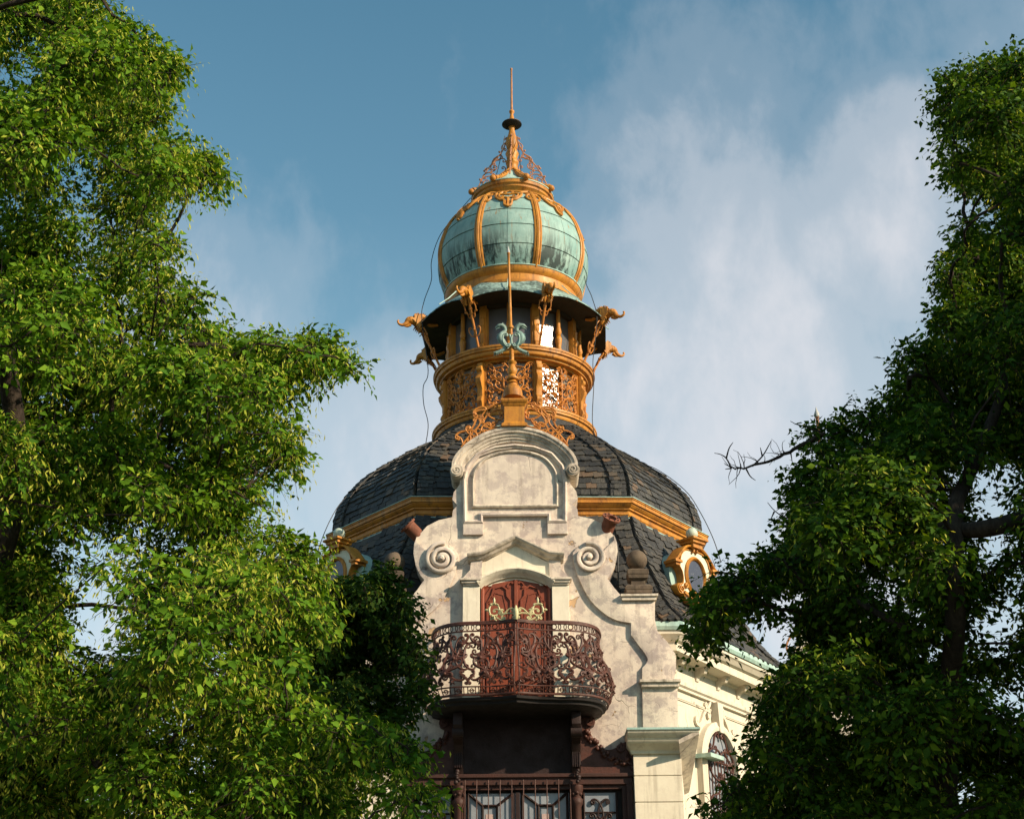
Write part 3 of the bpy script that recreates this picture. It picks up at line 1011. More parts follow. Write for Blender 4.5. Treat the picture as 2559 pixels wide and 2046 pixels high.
# door surround: pilasters with caps and the arched hood
zf = 6.47
for sg in (1, -1):
    xa, xb = xz(1379, 1480)[0], xz(1421, 1480)[0]
    p = MB().box(sg * xa, sg * xb, -0.13, 0.0, zf, xz(1400, 1467)[1]).obj('pilaster', M['plaster_smooth'], pav, 0, 0.006)
    xa2, xb2 = xa - 0.02, xz(1428, 1455)[0]
    zt = xz(1400, 1450)[1]
    mb = MB()
    mb.box(sg * xa2, sg * xb2, -0.22, 0.0, zt - 0.04, zt)
    mb.box(sg * (xa2 + 0.012), sg * (xb2 - 0.03), -0.19, 0.0, zt - 0.085, zt - 0.04)
    mb.box(sg * (xa2 + 0.02), sg * (xb2 - 0.05), -0.16, 0.0, zt - 0.12, zt - 0.085)
    mb.obj('capital', M['plaster_old'], p, 0, 0.006)
HD = [(1384, 1455), (1360, 1440), (1325, 1428), (1287, 1424)]
hh = [Vector(xz(*p, -0.18)) for p in HD]
hh[-1].x = 0
hood = [tuple(p) for p in catmull(hh + [Vector((-p.x, p.y)) for p in reversed(hh[:-1])], 6)]
MB().sweep(hood, [(0.10, 0.0), (0.10, -0.09), (0.07, -0.11), (0.05, -0.15), (0.015, -0.18), (-0.02, -0.21), (-0.04, -0.21), (-0.04, 0.0)]).obj('door_hood', M['plaster_smooth'], pav, 30)

# red double door
DW = xz(1376, 1478)[0]
da = [(x, z) for x, z in arch_pts(DW, xz(1289, 1470)[1], xz(1289, 1431)[1] - xz(1289, 1470)[1], zf)]
door = MB().prism(da, -0.03, 0.03).obj('balcony_door', M['door'], pav, 0)
MB().sweep(da, [(-0.0, 0.0), (0.0, -0.09), (-0.03, -0.10), (-0.06, -0.07), (-0.06, 0.0)]).obj('door_frame', M['door'], door, 30)
for sg in (1, -1):
    inner = [(0.07, zf + 0.2), (DW - 0.11, zf + 0.2), (DW - 0.11, 8.36), (DW - 0.15, 8.42), (DW - 0.19, 8.50), (0.38, 8.62), (0.24, 8.66), (0.16, 8.60), (0.15, 8.48), (0.09, 8.40), (0.09, 8.15), (0.13, 8.0), (0.07, 7.85)]
    leaf_ = MB().prism([(sg * x, z) for x, z in ((0.012, zf), (DW - 0.07, zf), (DW - 0.07, 8.50), (0.4, 8.70), (0.012, 8.78))], -0.05, -0.02).obj('door_leaf', M['door'], door, 0)
    mb = MB().sweep([(sg * x, z) for x, z in inner], [(-0.018, -0.04), (-0.014, -0.075), (0.014, -0.075), (0.018, -0.04)], True)
    mb.sweep([(sg * x, z) for x, z in [(0.12, zf + 0.3), (DW - 0.16, zf + 0.3), (DW - 0.16, 8.30), (0.36, 8.54), (0.22, 8.50), (0.14, 8.1)]], [(-0.01, -0.04), (-0.008, -0.06), (0.008, -0.06), (0.01, -0.04)], True)
    mb.sweep([(sg * x, z) for x, z in scroll((0.06, 8.72), (0.13, 8.64), 'C', True)], [(-0.012, -0.04), (-0.01, -0.075), (0.01, -0.075), (0.012, -0.04)])
    mb.sweep([(sg * x, z) for x, z in scroll((0.40, 8.46), (0.47, 8.36), 'S', False)], [(-0.012, -0.04), (-0.01, -0.075), (0.01, -0.075), (0.012, -0.04)])
    mb.obj('panel_moulding', M['door'], door, 30)
MB().box(-0.03, 0.03, -0.085, -0.02, zf, 8.76).obj('meeting_stile', M['door'], door, 0, 0.008)

# --- balcony: bombe railing on a moulded slab
ZR, ZS = 7.735, 6.50                              # top rail, slab top
half = catmull([Vector(p) for p in ((0.0, -1.25), (0.30, -1.13), (0.62, -1.08), (0.93, -1.04), (1.18, -0.90), (1.34, -0.66), (1.41, -0.33), (1.41, 0.0))], 10)
hl = [0.0]
for a, b_ in zip(half, half[1:]):
    hl.append(hl[-1] + (b_ - a).length)
HLEN = hl[-1]


def plan_at(sv):
    i = max(0, min(len(hl) - 2, int(np.searchsorted(hl, sv)) - 1))
    f = (sv - hl[i]) / max(1e-6, hl[i + 1] - hl[i])
    p = half[i].lerp(half[i + 1], f)
    d = (half[i + 1] - half[i]).normalized()
    return p, Vector((d.y, -d.x)) * (1 if True else -1)


BULGE = [(0.0, 0.10), (0.1, 0.17), (0.28, 0.20), (0.45, 0.14), (0.62, 0.03), (0.8, -0.01), (1.0, 0.0)]


def bulge(v_):
    v_ = max(0, min(1, v_))
    for (a, x), (b_, y) in zip(BULGE, BULGE[1:]):
        if v_ <= b_:
            f = (v_ - a) / (b_ - a)
            f = f * f * (3 - 2 * f)
            return x + (y - x) * f
    return 0.0


def rail_fn(sg):
    def fn(u, v_, out_=0.0):
        p, n_ = plan_at(max(0.0, min(HLEN, u)))
        vv = v_ / (ZR - ZS)
        o_ = bulge(vv) * (0.55 + 0.45 * min(1, u / 1.2)) + out_
        q = p + n_ * o_
        if u < 0.06:
            q.x = max(q.x, 0.0) * (u / 0.06)
        return Vector((sg * q.x, q.y, ZS + v_))
    return fn


bal = MB()
full_plan = [(p.x, p.y) for p in half] + [(-p.x, p.y) for p in reversed(half[1:])]
SLAB = [(x * 1.03, y * 1.02) for x, y in full_plan][::-1]


def slab_ring(o_, z):
    res = []
    for x, y in SLAB:
        l = math.hypot(x, y + 0.3)
        res.append((x * (1 + o_ / 1.4), min(0.0, y * (1 + o_ / 1.2)), z))
    return res


bal.rings([slab_ring(-0.60, ZS - 0.155), slab_ring(-0.30, ZS - 0.15), slab_ring(-0.15, ZS - 0.145), slab_ring(-0.10, ZS - 0.13), slab_ring(-0.03, ZS - 0.11), slab_ring(-0.02, ZS - 0.07), slab_ring(0.03, ZS - 0.05), slab_ring(0.04, ZS - 0.01), slab_ring(0.02, ZS)])
balcony = bal.obj('balcony_slab', M['slab'], pav, 30)
RH = ZR - ZS
for sg in (1, -1):
    fn = rail_fn(sg)

    def line(mb, pts, r, n=6):
        mb.tube([fn(*p) for p in pts], r, n)
    us = np.linspace(0.02, HLEN, 50)
    mb = MB()
    line(mb, [(u, RH) for u in us], 0.030, 8)
    line(mb, [(u, RH - 0.025, 0.018) for u in us], 0.018, 6)
    mb.obj('top_rail', M['rust'], balcony, 60)
    mb = MB()
    line(mb, [(u, RH - 0.135) for u in us], 0.014)
    line(mb, [(u, 0.03) for u in us], 0.022)
    line(mb, [(u, 0.15) for u in us], 0.013)
    for u in np.arange(0.55, HLEN, 0.62):
        line(mb, [(u, v_) for v_ in np.linspace(0.03, RH, 14)], 0.010, 5)
    line(mb, [(0.035, v_) for v_ in np.linspace(0.0, RH, 16)], 0.016, 6)
    mb.obj('railing_frame', M['rust'], balcony, 60)
    # friezes: rings and slots between the rails
    mb = MB()
    u = 0.10
    k = 0
    while u < HLEN - 0.05:
        if k % 3 == 0:
            line(mb, [(p[0], p[1]) for p in arc2((u, RH - 0.075), 0.042, n=10)], 0.009, 4)
        else:
            line(mb, [(p[0], p[1]) for p in arc2((u, RH - 0.075), 0.022, n=8, sy=1.9)], 0.008, 4)
        if k % 2 == 0:
            for dx_ in (-0.03, 0.03):
                line(mb, [(u + dx_, 0.04), (u + dx_, 0.145)], 0.009, 4)
        else:
            line(mb, arc2((u, 0.09), 0.03, n=8), 0.010, 4)
            line(mb, [(u - 0.05, 0.09), (u + 0.05, 0.09)], 0.009, 4)
        u += 0.092
        k += 1
    mb.obj('railing_frieze', M['rust'], balcony, 60)['kind'] = 'stuff'
    # scroll panels
    pan_edges = [0.04, 0.40, 0.80, 1.22, 1.66, HLEN - 0.02]
    for i in range(len(pan_edges) - 1):
        a, b_ = pan_edges[i], pan_edges[i + 1]
        wd = b_ - a
        mb = MB()
        X = lambda q: a + q * wd
        V = lambda q: 0.17 + q * (RH - 0.32)
        sets = [((0.30, 0.88), (0.72, 0.60), 'S', False), ((0.66, 0.90), (0.25, 0.62), 'C', True), ((0.30, 0.45), (0.74, 0.16), 'S', True), ((0.22, 0.14), (0.70, 0.42), 'C', False),
                ((0.10, 0.75), (0.14, 0.33), 'C', i % 2 == 0), ((0.90, 0.72), (0.86, 0.30), 'C', i % 2 == 1), ((0.45, 0.70), (0.55, 0.35), 'S', i % 2 == 0), ((0.12, 0.94), (0.42, 0.80), 'C', False), ((0.88, 0.06), (0.55, 0.20), 'C', False), ((0.80, 0.96), (0.95, 0.80), 'S', True), ((0.05, 0.05), (0.20, 0.24), 'S', False), ((0.40, 0.54), (0.12, 0.56), 'C', True), ((0.60, 0.50), (0.90, 0.50), 'C', True)]
        for j, (A, B, kd, fl) in enumerate(sets):
            if i % 2:
                A, B = (1 - A[0], A[1]), (1 - B[0], B[1])
                fl = not fl
            pts = scroll((X(A[0]), V(A[1])), (X(B[0]), V(B[1])), kd, fl, 0.95)
            rr = [0.013 + 0.012 * math.sin(PI * q / (len(pts) - 1)) for q in range(len(pts))]
            rr[0] = rr[-1] = 0.024
            mb.tube([fn(*p, 0.004 * (j % 3)) for p in pts], rr, 5)
        for (q, v_, r) in ((0.5, 0.5, 0.11), (0.28 + 0.4 * (i % 2), 0.78, 0.075), (0.72 - 0.4 * (i % 2), 0.22, 0.095), (0.5, 0.06, 0.06)):
            flower(mb, fn, (X(q), V(v_)), r, 6 if r > 0.07 else 5, 0.03)
        mb.obj('railing_panel', M['rust'], balcony, 50)
# gilded flower crest over the prow of the railing
mb = MB()
yf_ = -1.25
for sg in (1, -1):
    for (A, B, kd, fl) in [((0.03, 7.80), (0.22, 7.80), 'C', True), ((0.06, 7.92), (0.26, 7.87), 'S', False), ((0.20, 7.78), (0.40, 7.80), 'S', True), ((0.24, 7.86), (0.36, 7.92), 'C', True)]:
        mb.tube([(sg * u, yf_ + 0.25 * u + 0.02, v_) for u, v_ in scroll(A, B, kd, fl)], 0.014, 5)
    cxx, czz = sg * 0.36, 7.93
    for k in range(4):
        a0 = k * PI / 2 + PI / 4
        mb.tube([(cxx + 0.085 * math.cos(a), yf_ + 0.1, czz + 0.10 * math.sin(a)) for a in np.linspace(a0, a0 + PI / 2, 6)], [0.010, 0.017, 0.02, 0.02, 0.017, 0.010], 6)
    for a in (PI / 2, 0, PI, -PI / 2):
        L = 0.11 if a == PI / 2 else 0.06
        mb.tube([(cxx + 0.10 * math.cos(a), yf_ + 0.1, czz + 0.11 * math.sin(a)), (cxx + (0.10 + L * 0.5) * math.cos(a), yf_ + 0.1, czz + (0.11 + L * 0.5) * math.sin(a)), (cxx + (0.10 + L) * math.cos(a), yf_ + 0.1, czz + (0.11 + L) * math.sin(a))], [0.016, 0.024, 0.004], 6)
    mb.tube([(cxx, yf_ + 0.1, czz - 0.12), (cxx + sg * 0.02, yf_ + 0.1, 7.80), (cxx - sg * 0.04, yf_ + 0.1, 7.75)], 0.012, 5)
    for k in range(10):
        a = random.uniform(0, 2 * PI)
        mb.ball((cxx + 0.10 * math.cos(a), yf_ + 0.09, czz + 0.11 * math.sin(a)), random.uniform(0.012, 0.022), 6)
mb.tube([(0, yf_ - 0.02, 7.74), (0, yf_ - 0.04, 7.86), (0, yf_, 7.98)], [0.03, 0.045, 0.01], 7)
mb.obj('flower_crest', M['gilt'], balcony, 50)

# consoles carrying the balcony
for sg in (1, -1):
    cxx = sg * xz(1437, 1850)[0]
    prf = [(0.0, ZS - 0.16), (-0.72, ZS - 0.16), (-0.74, ZS - 0.36), (-0.60, ZS - 0.55), (-0.40, ZS - 0.62), (-0.30, ZS - 0.78), (-0.30, ZS - 0.95), (-0.24, ZS - 1.02), (-0.20, ZS - 1.15), (-0.16, ZS - 1.28), (0.0, ZS - 1.32)]
    m4 = Matrix.Translation((cxx, 0, 0)) @ Matrix.Rotation(PI / 2, 4, 'Z')
    mb = MB().prism(prf, -0.075, 0.075, m4)
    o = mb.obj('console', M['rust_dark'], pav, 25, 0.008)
    mb = MB()
    for k in range(4):
        mb.box(cxx - 0.06 + 0.034 * k, cxx - 0.045 + 0.034 * k, -0.325, -0.2, ZS - 0.98, ZS - 0.72)
    mb.lathe([(0.0, -0.09), (0.10, -0.09), (0.10, 0.09), (0.0, 0.09)], (0, 0), 14, None, Matrix.Translation((cxx, -0.60, ZS - 0.46)) @ Matrix.Rotation(PI / 2, 4, 'Y'))
    for k in range(6):
        mb.ball((cxx + random.uniform(-0.05, 0.05), -0.30, ZS - 1.04 - 0.035 * k), random.uniform(0.03, 0.045), 7)
    mb.obj('carving', M['rust_dark'], o, 50)['kind'] = 'stuff'

# --- iron portal below the balcony
zl1 = xz(1289, 1938)[1]
zl0 = xz(1289, 1962)[1]
pxr = xz(1578, 1960)[0]
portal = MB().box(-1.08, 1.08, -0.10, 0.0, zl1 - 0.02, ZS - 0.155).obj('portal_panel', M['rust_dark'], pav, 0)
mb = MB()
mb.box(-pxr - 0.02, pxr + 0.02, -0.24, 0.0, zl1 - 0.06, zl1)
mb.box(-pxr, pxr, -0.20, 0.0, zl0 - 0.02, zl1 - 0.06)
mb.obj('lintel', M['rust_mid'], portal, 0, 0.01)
for sg in (1, -1):
    # scrolled shoulder with a garland
    pts = [(1446, 1795), (1470, 1794), (1484, 1802), (1484, 1815), (1474, 1822), (1476, 1838), (1487, 1858), (1502, 1872), (1522, 1877), (1545, 1868), (1560, 1858), (1583, 1856), (1600, 1869), (1606, 1893), (1601, 1915), (1588, 1932), (1575, 1940), (1446, 1942)]
    p2 = [(sg * x, z) for x, z in [xz(*p) for p in pts]]
    p2s = [tuple(v_) for v_ in catmull([Vector(p) for p in p2[:-1]], 4)] + [p2[-1]]
    o = MB().prism(p2s, -0.17, 0.02).obj('portal_shoulder', M['rust'], portal, 30)
    mb = MB()
    for (cc, r0, tn) in (((1578, 1893), 0.185, 1.8), ((1473, 1808), 0.075, 1.6), ((1548, 1872), 0.07, 1.5), ((1583, 1920), 0.07, 1.5)):
        c2 = xz(*cc)
        mb.sweep(spiral2((sg * c2[0], c2[1]), r0, 0.015, R_(90), -tn * sg, 44), [(-0.022, -0.16), (-0.016, -0.215), (0.016, -0.215), (0.022, -0.16)])
    for k in range(46):
        f = k / 45
        gx = 1462 + 110 * f
        gy = 1838 + 70 * math.sin(min(1, f * 1.2) * PI / 2) ** 1.2 + random.uniform(-7, 7)
        c2 = xz(gx + random.uniform(-5, 5), gy)
        mb.ball((sg * c2[0], -0.19, c2[1]), random.uniform(0.022, 0.048), 7)
    mb.obj('garland', M['rust'], o, 50)
# frame and lights
mb = MB()
zb_ = 0.6
for sg in (1, -1):
    mb.box(sg * pxr, sg * (pxr - 0.10), -0.20, 0.0, zb_, zl0 - 0.02)
    mb.box(sg * (pxr - 0.10), sg * (pxr - 0.17), -0.15, 0.0, zb_, zl0 - 0.02)
mb.box(-pxr + 0.17, pxr - 0.17, -0.15, 0.0, zl0 - 0.09, zl0 - 0.02)
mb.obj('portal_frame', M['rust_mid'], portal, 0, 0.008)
zg = zl0 - 0.09
MB().box(-pxr + 0.17, pxr - 0.17, -0.035, 0.0, zb_, zg).obj('dark_reveal', M['soffit'], portal, 0)
colx = xz(1440, 2000)[0]
zgl = xz(1289, 1983)[1]
for sg in (1, -1):
    MB().box(sg * (colx - 0.12), sg * 0.035, -0.06, -0.04, zb_, zgl).obj('frosted_pane', M['frosted'], portal, 0)
    MB().box(sg * (pxr - 0.26), sg * (colx + 0.12), -0.06, -0.04, zb_, zgl).obj('frosted_pane', M['frosted'], portal, 0)
    cl = MB()
    zt = zl0 - 0.03
    cl.lathe([(0.0, zb_), (0.085, zb_), (0.085, 4.2), (0.075, 4.9), (0.10, 4.95), (0.105, 5.02), (0.075, 5.05), (0.08, 5.10), (0.11, 5.16), (0.115, zt), (0.0, zt)], (sg * colx, -0.15), 16)
    for k in range(7):
        cl.ball((sg * colx + 0.075 * math.sin(k * 0.9 - 2.6), -0.15 - 0.075 * math.cos(k * 0.9 - 2.6), 5.10 + 0.02 * (k % 2)), 0.032, 7)
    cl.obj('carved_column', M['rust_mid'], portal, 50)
    # lattice of the casement
    g = MB()
    xL, xR = 0.07 * sg, sg * (colx - 0.15)
    xm1, xm2 = xL + (xR - xL) * 0.36, xL + (xR - xL) * 0.68
    zm = xz(1289, 2014)[1]
    for a, b_ in (((xL, zgl), (xm1, zm)), ((xR, zgl), (xm2, zm)), ((xm1, zm), (xm2, zm)), ((xm1, zm), (xm1, zb_)), ((xm2, zm), (xm2, zb_)), ((xL, zgl), (xL, zb_)), ((xR, zgl), (xR, zb_))):
        g.tube([(a[0], -0.085, a[1]), (b_[0], -0.085, b_[1])], 0.022, 4)
    g.obj('casement_lattice', M['rust_dark'], portal, 0)
    MB().box(min(xm1, xm2) + 0.05, max(xm1, xm2) - 0.05, -0.066, -0.061, 4.2, zm - 0.13).obj('paper_notice', paint('pinkish_paper', (0.5, 0.36, 0.32), (0.46, 0.33, 0.3), (0.3, 0.2, 0.2), 0.2, 0.8), portal, 0)
    g = MB()
    c0 = sg * (pxr - 0.26 + colx + 0.12) / 2
    hw_ = (pxr - 0.26 - colx - 0.12) / 2
    for s2 in (1, -1):
        g.tube([(c0 + s2 * u, -0.09, v_) for u, v_ in scroll((hw_ * 0.45, zgl - 0.14), (hw_ * 0.12, zgl - 0.42), 'C', False, 1.1)], 0.018, 5)
        g.tube([(c0 + s2 * u, -0.09, v_) for u, v_ in scroll((hw_ * 0.5, zgl - 0.36), (hw_ * 0.55, zgl - 0.75), 'S', True, 1.1)], 0.016, 5)
        g.tube([(c0 + s2 * u, -0.09, v_) for u, v_ in scroll((hw_ * 0.25, zgl - 0.5), (hw_ * 0.75, zgl - 0.66), 'C', True, 1.0)], 0.014, 5)
        g.tube([(c0 + s2 * hw_, -0.09, zgl), (c0 + s2 * hw_, -0.09, zb_)], 0.018, 4)
    g.tube([(c0 - hw_, -0.09, zgl - 0.32), (c0 + hw_, -0.09, zgl - 0.32)], 0.016, 4)
    g.ball((c0, -0.1, zgl - 0.48), 0.06, 8, (0.8, 0.6, 1.3))
    g.obj('side_light_grille', M['rust_dark'], portal, 40)
for k in range(10):
    x = -0.86 + k * (1.72 / 9)
    MB().tube([(x, -0.235, zl0 + 0.06), (x, -0.235, zb_)], 0.009, 5).obj('iron_bar', M['rust'], portal, 0)
MB().box(-0.035, 0.035, -0.11, -0.03, zb_, zgl + 0.02).obj('mullion', M['rust_dark'], portal, 0, 0.006)

# --- rusticated pier right and left of the portal with copper topped cornice
for sg in (1, -1):
    x0, x1 = xz(1583, 1900, -0.3)[0], xz(1703, 1900, -0.3)[0]
    zt = at(1650, 1880, -0.3).z
    pier = MB().box(sg * (x0 + 0.02), sg * (x1 - 0.02), -0.285, 0.3, 0.0, zt).obj('pier', M['plaster_smooth'], pav, 0)
    zc = [zt] + [at(1650, yy, -0.3).z for yy in (1937, 2003)]
    step = zc[1] - zc[2]
    while zc[-1] > 0.6:
        zc.append(zc[-1] - step)
    for a, b_ in zip(zc, zc[1:]):
        MB().box(sg * x0, sg * x1, -0.30, 0.28, b_ + 0.008, a - 0.008).obj('ashlar_block', M['plaster_smooth'], pier, 0, 0.006)
    X0, X1 = at(1568, 1818, -0.62).x, at(1747, 1818, -0.62).x
    zT = at(1650, 1822, -0.62).z
    mb = MB()
    lev = [(0.0, 0.0, zt - 0.02), (0.03, 0.04, zt - 0.02), (0.05, 0.06, zt + 0.03), (0.07, 0.09, zt + 0.05), (0.10, 0.15, zt + 0.11), (0.12, 0.17, zt + 0.12), (0.14, 0.21, zt + 0.16), (0.14, 0.23, zt + 0.20), (0.16, 0.27, zt + 0.23), (0.19, 0.31, zt + 0.28), (0.19, 0.32, zT)]
    f2 = (X1 - x1) / 0.32
    rg = []
    for lx, ly, z in lev:
        rg.append([(sg * (x0 - min(lx, 0.10)), -0.30 - ly, z), (sg * (x1 + ly * f2), -0.30 - ly, z), (sg * (x1 + ly * f2), 0.5, z), (sg * (x0 - min(lx, 0.10)), 0.5, z)])
    mb.rings(rg)
    mb.obj('pier_cornice', M['plaster_smooth'], pier, 20)
    mb = MB()
    mb.rings([[(sg * (x0 - 0.11), -0.64, zT), (sg * (X1 + 0.02), -0.64, zT), (sg * (X1 + 0.02), 0.5, zT), (sg * (x0 - 0.11), 0.5, zT)],
              [(sg * (x0 - 0.11), -0.64, zT + 0.035), (sg * (X1 + 0.02), -0.64, zT + 0.035), (sg * (X1 + 0.02), 0.5, zT + 0.035), (sg * (x0 - 0.11), 0.5, zT + 0.035)],
              [(sg * (x0 + 0.05), -0.1, zT + 0.10), (sg * (X1 - 0.25), -0.1, zT + 0.10), (sg * (X1 - 0.25), 0.4, zT + 0.10), (sg * (x0 + 0.05), 0.4, zT + 0.10)]])
    mb.obj('copper_cap', M['copper_plain'], pier, 0)
    # raking return that drops back along the pier's flank
    a0 = Vector((sg * X1, -0.60, zT))
    e0 = at(1722, 1968, 0.45)
    e0.x *= 1
    e = Vector((sg * e0.x, 0.45, e0.z))
    wv, hv = Vector((sg * -0.34, 0, -0.16)), Vector((0, 0, -0.07))
    mb = MB().add([a0, a0 + hv, a0 + wv + hv, a0 + wv, e, e + hv, e + wv * 0.25 + hv, e + wv * 0.25],
                  [(0, 1, 2, 3), (4, 7, 6, 5), (0, 4, 5, 1), (1, 5, 6, 2), (2, 6, 7, 3), (3, 7, 4, 0)])
    mb.obj('cornice_return', M['plaster_old'], pier, 0)

# --- pedestal, finial rod and griffins on top of the arch
yq = 0.0
ped = MB()
pz = lambda y: at(1284, y, yq - 0.2).z
w_ = 0.185
prf = [(0.235, 1064), (0.235, 1058), (0.20, 1054), (0.185, 1050), (0.185, 1013), (0.20, 1011), (0.215, 1007), (0.235, 1004), (0.25, 1000), (0.25, 996), (0.10, 993)]
ped.rings([[(sx * r, yq + 0.02 + sy * r, pz(y)) for sx, sy in ((1, -1), (1, 1), (-1, 1), (-1, -1))] for r, y in prf])
pedestal = ped.obj('finial_pedestal', M['ochre'], pav, 0, 0.005)
lz = lambda y: at(1280, y, yq).z
zb0 = lz(992)
lean = lambda z: -0.07 * (z - zb0) / (lz(616) - zb0) - 0.02
fr = MB()
prf = [(0.0, 994), (0.175, 994), (0.178, 985), (0.165, 976), (0.13, 968), (0.085, 963), (0.085, 960), (0.105, 958), (0.085, 955), (0.07, 952), (0.115, 949), (0.118, 945), (0.075, 942), (0.06, 937), (0.085, 932), (0.09, 926), (0.07, 918), (0.05, 912), (0.075, 908), (0.085, 905), (0.05, 902), (0.04, 900), (0.04, 895)]
fr.lathe([(r, lz(y)) for r, y in prf], (0, yq), 22, lean)
finial = fr.obj('finial_base', M['ochre'], pedestal, 50)
mb = MB()
for ph_ in (0, PI):
    mb.tube([(lean(z) + 0.022 * math.cos(k * 0.55 + ph_), yq + 0.022 * math.sin(k * 0.55 + ph_), z) for k, z in enumerate(np.linspace(lz(898), lz(862), 48))], 0.024, 6)
mb.obj('twisted_shaft', M['ochre'], pedestal, 60)
mb = MB()
mb.lathe([(0.0, lz(866)), (0.028, lz(866)), (0.028, lz(822)), (0.05, lz(820)), (0.05, lz(815)), (0.027, lz(812)), (0.027, lz(720)), (0.034, lz(719)), (0.034, lz(715)), (0.025, lz(712)), (0.025, lz(636)), (0.032, lz(635)), (0.032, lz(632)), (0.0, lz(632))], (0, yq), 12, lean)
mb.obj('finial_rod', M['ochre'], pedestal, 50)
MB().lathe([(0.0, lz(632)), (0.030, lz(632)), (0.03, lz(628)), (0.018, lz(622)), (0.0, lz(614))], (0, yq), 12, lean).obj('rod_tip', M['grey'], pedestal, 50)
gzc = lz(842)
for sg in (1, -1):
    mb = MB()
    G = lambda x, z, y=0.0: (sg * x + lean(gzc), yq + y, gzc + z)
    body = catmull([Vector(p) for p in ((0.06, 0.23), (0.13, 0.19), (0.115, 0.10), (0.15, 0.0), (0.20, -0.06), (0.16, -0.16), (0.10, -0.22), (0.13, -0.29), (0.22, -0.35), (0.31, -0.40))], 4)
    body = catmull([Vector(p) for p in ((0.30, 0.195), (0.24, 0.235), (0.17, 0.24), (0.12, 0.19), (0.115, 0.12), (0.17, 0.05), (0.20, -0.03), (0.15, -0.12), (0.10, -0.18), (0.13, -0.25), (0.21, -0.30), (0.29, -0.335))], 4)
    rad = np.interp(np.linspace(0, 1, len(body)), [0, 0.09, 0.18, 0.27, 0.36, 0.45, 0.54, 0.63, 0.72, 0.81, 0.9, 1], [0.006, 0.035, 0.042, 0.034, 0.034, 0.062, 0.075, 0.06, 0.042, 0.038, 0.034, 0.036])
    mb.tube([G(p.x, p.y) for p in body], rad, 9)
    mb.tube([G(0.20, 0.195), G(0.25, 0.185), G(0.29, 0.155)], [0.02, 0.016, 0.005], 6)
    mb.tube([G(u, v_, -0.055) for u, v_ in scroll((0.10, 0.02), (0.06, -0.20), 'C', True, 1.0)], 0.018, 6)
    mb.tube([G(u, v_, -0.04) for u, v_ in [(0.03, 0.03), (0.0, -0.05), (0.01, -0.16), (0.07, -0.26)]], [0.02, 0.026, 0.024, 0.012], 6)
    for k in range(7):
        a = k / 6
        mb.tube([G(0.17 - 0.07 * a, 0.27 - 0.10 * a), G(0.15 - 0.12 * a, 0.31 - 0.12 * a)], [0.014, 0.003], 4)
        mb.tube([G(0.24 - 0.06 * a, 0.06 - 0.16 * a), G(0.275 - 0.07 * a, 0.05 - 0.18 * a)], [0.016, 0.004], 4)
    for k in range(4):
        mb.tube([G(0.28, -0.33), G(0.33, -0.325 - 0.02 * k, 0.02 * k - 0.03)], [0.018, 0.006], 5)
        mb.tube([G(0.18 + 0.03 * k, -0.29 - 0.015 * k), G(0.17 + 0.035 * k, -0.34 - 0.015 * k)], [0.014, 0.003], 4)
    mb.obj('griffin', M['griffin'], pedestal, 60)
# iron scrollwork sweeping down both sides of the pedestal over the arch
for sg in (1, -1):
    mb = MB()
    Q = lambda px, py: xz(px, py, -0.05)
    lst = [((1236, 1014), (1190, 1036), 'S', False), ((1252, 1042), (1222, 1030), 'C', True), ((1250, 1030), (1215, 1060), 'C', False), ((1186, 1050), (1206, 1052), 'C', True), ((1172, 1068), (1200, 1046), 'S', True),
           ((1232, 1060), (1202, 1044), 'C', True), ((1170, 1072), (1212, 1082), 'C', False), ((1144, 1092), (1186, 1088), 'C', True), ((1146, 1096), (1164, 1112), 'S', False), ((1180, 1078), (1170, 1100), 'S', True),
           ((1240, 1050), (1225, 1068), 'S', False), ((1186, 1033), (1210, 1022), 'C', True), ((1206, 1075), (1222, 1060), 'C', True)]
    for (A, B, kd, fl) in lst:
        A2, B2 = Q(*A), Q(*B)
        mb.tube([(-sg * u, -0.05, v_) for u, v_ in scroll(A2, B2, kd, fl, 0.9)], 0.019, 5)
    for c_, r in (((1195, 1077), 0.045), ((1182, 1098), 0.03), ((1228, 1016), 0.03)):
        c2 = Q(*c_)
        mb.tube([(-sg * u, -0.05, v_) for u, v_ in arc2(c2, r, n=14)], 0.015, 5)
    stem = catmull([Vector(Q(*p)) for p in ((1262, 1008), (1235, 1012), (1205, 1036), (1197, 1062), (1170, 1092), (1155, 1112))], 6)
    mb.tube([(-sg * p.x, -0.05, p.y) for p in stem], 0.019, 6)
    stem = catmull([Vector(Q(*p)) for p in ((1262, 1062), (1228, 1072), (1200, 1086), (1176, 1100), (1152, 1116))], 5)
    mb.tube([(-sg * p.x, -0.05, p.y) for p in stem], 0.013, 6)
    for c_ in ((1186, 1034), (1143, 1091), (1222, 1008), (1172, 1070)):
        c2 = Q(*c_)
        mb.ball((-sg * c2[0], -0.05, c2[1]), 0.028, 8)
    mb.obj('crest_ironwork', M['ochre_iron'], pedestal, 60)

# ------------------------------------------------------------------ lantern tower
ZB, ZA = 13.34, 14.73                             # lower and upper gallery rings
LROT = -3.7
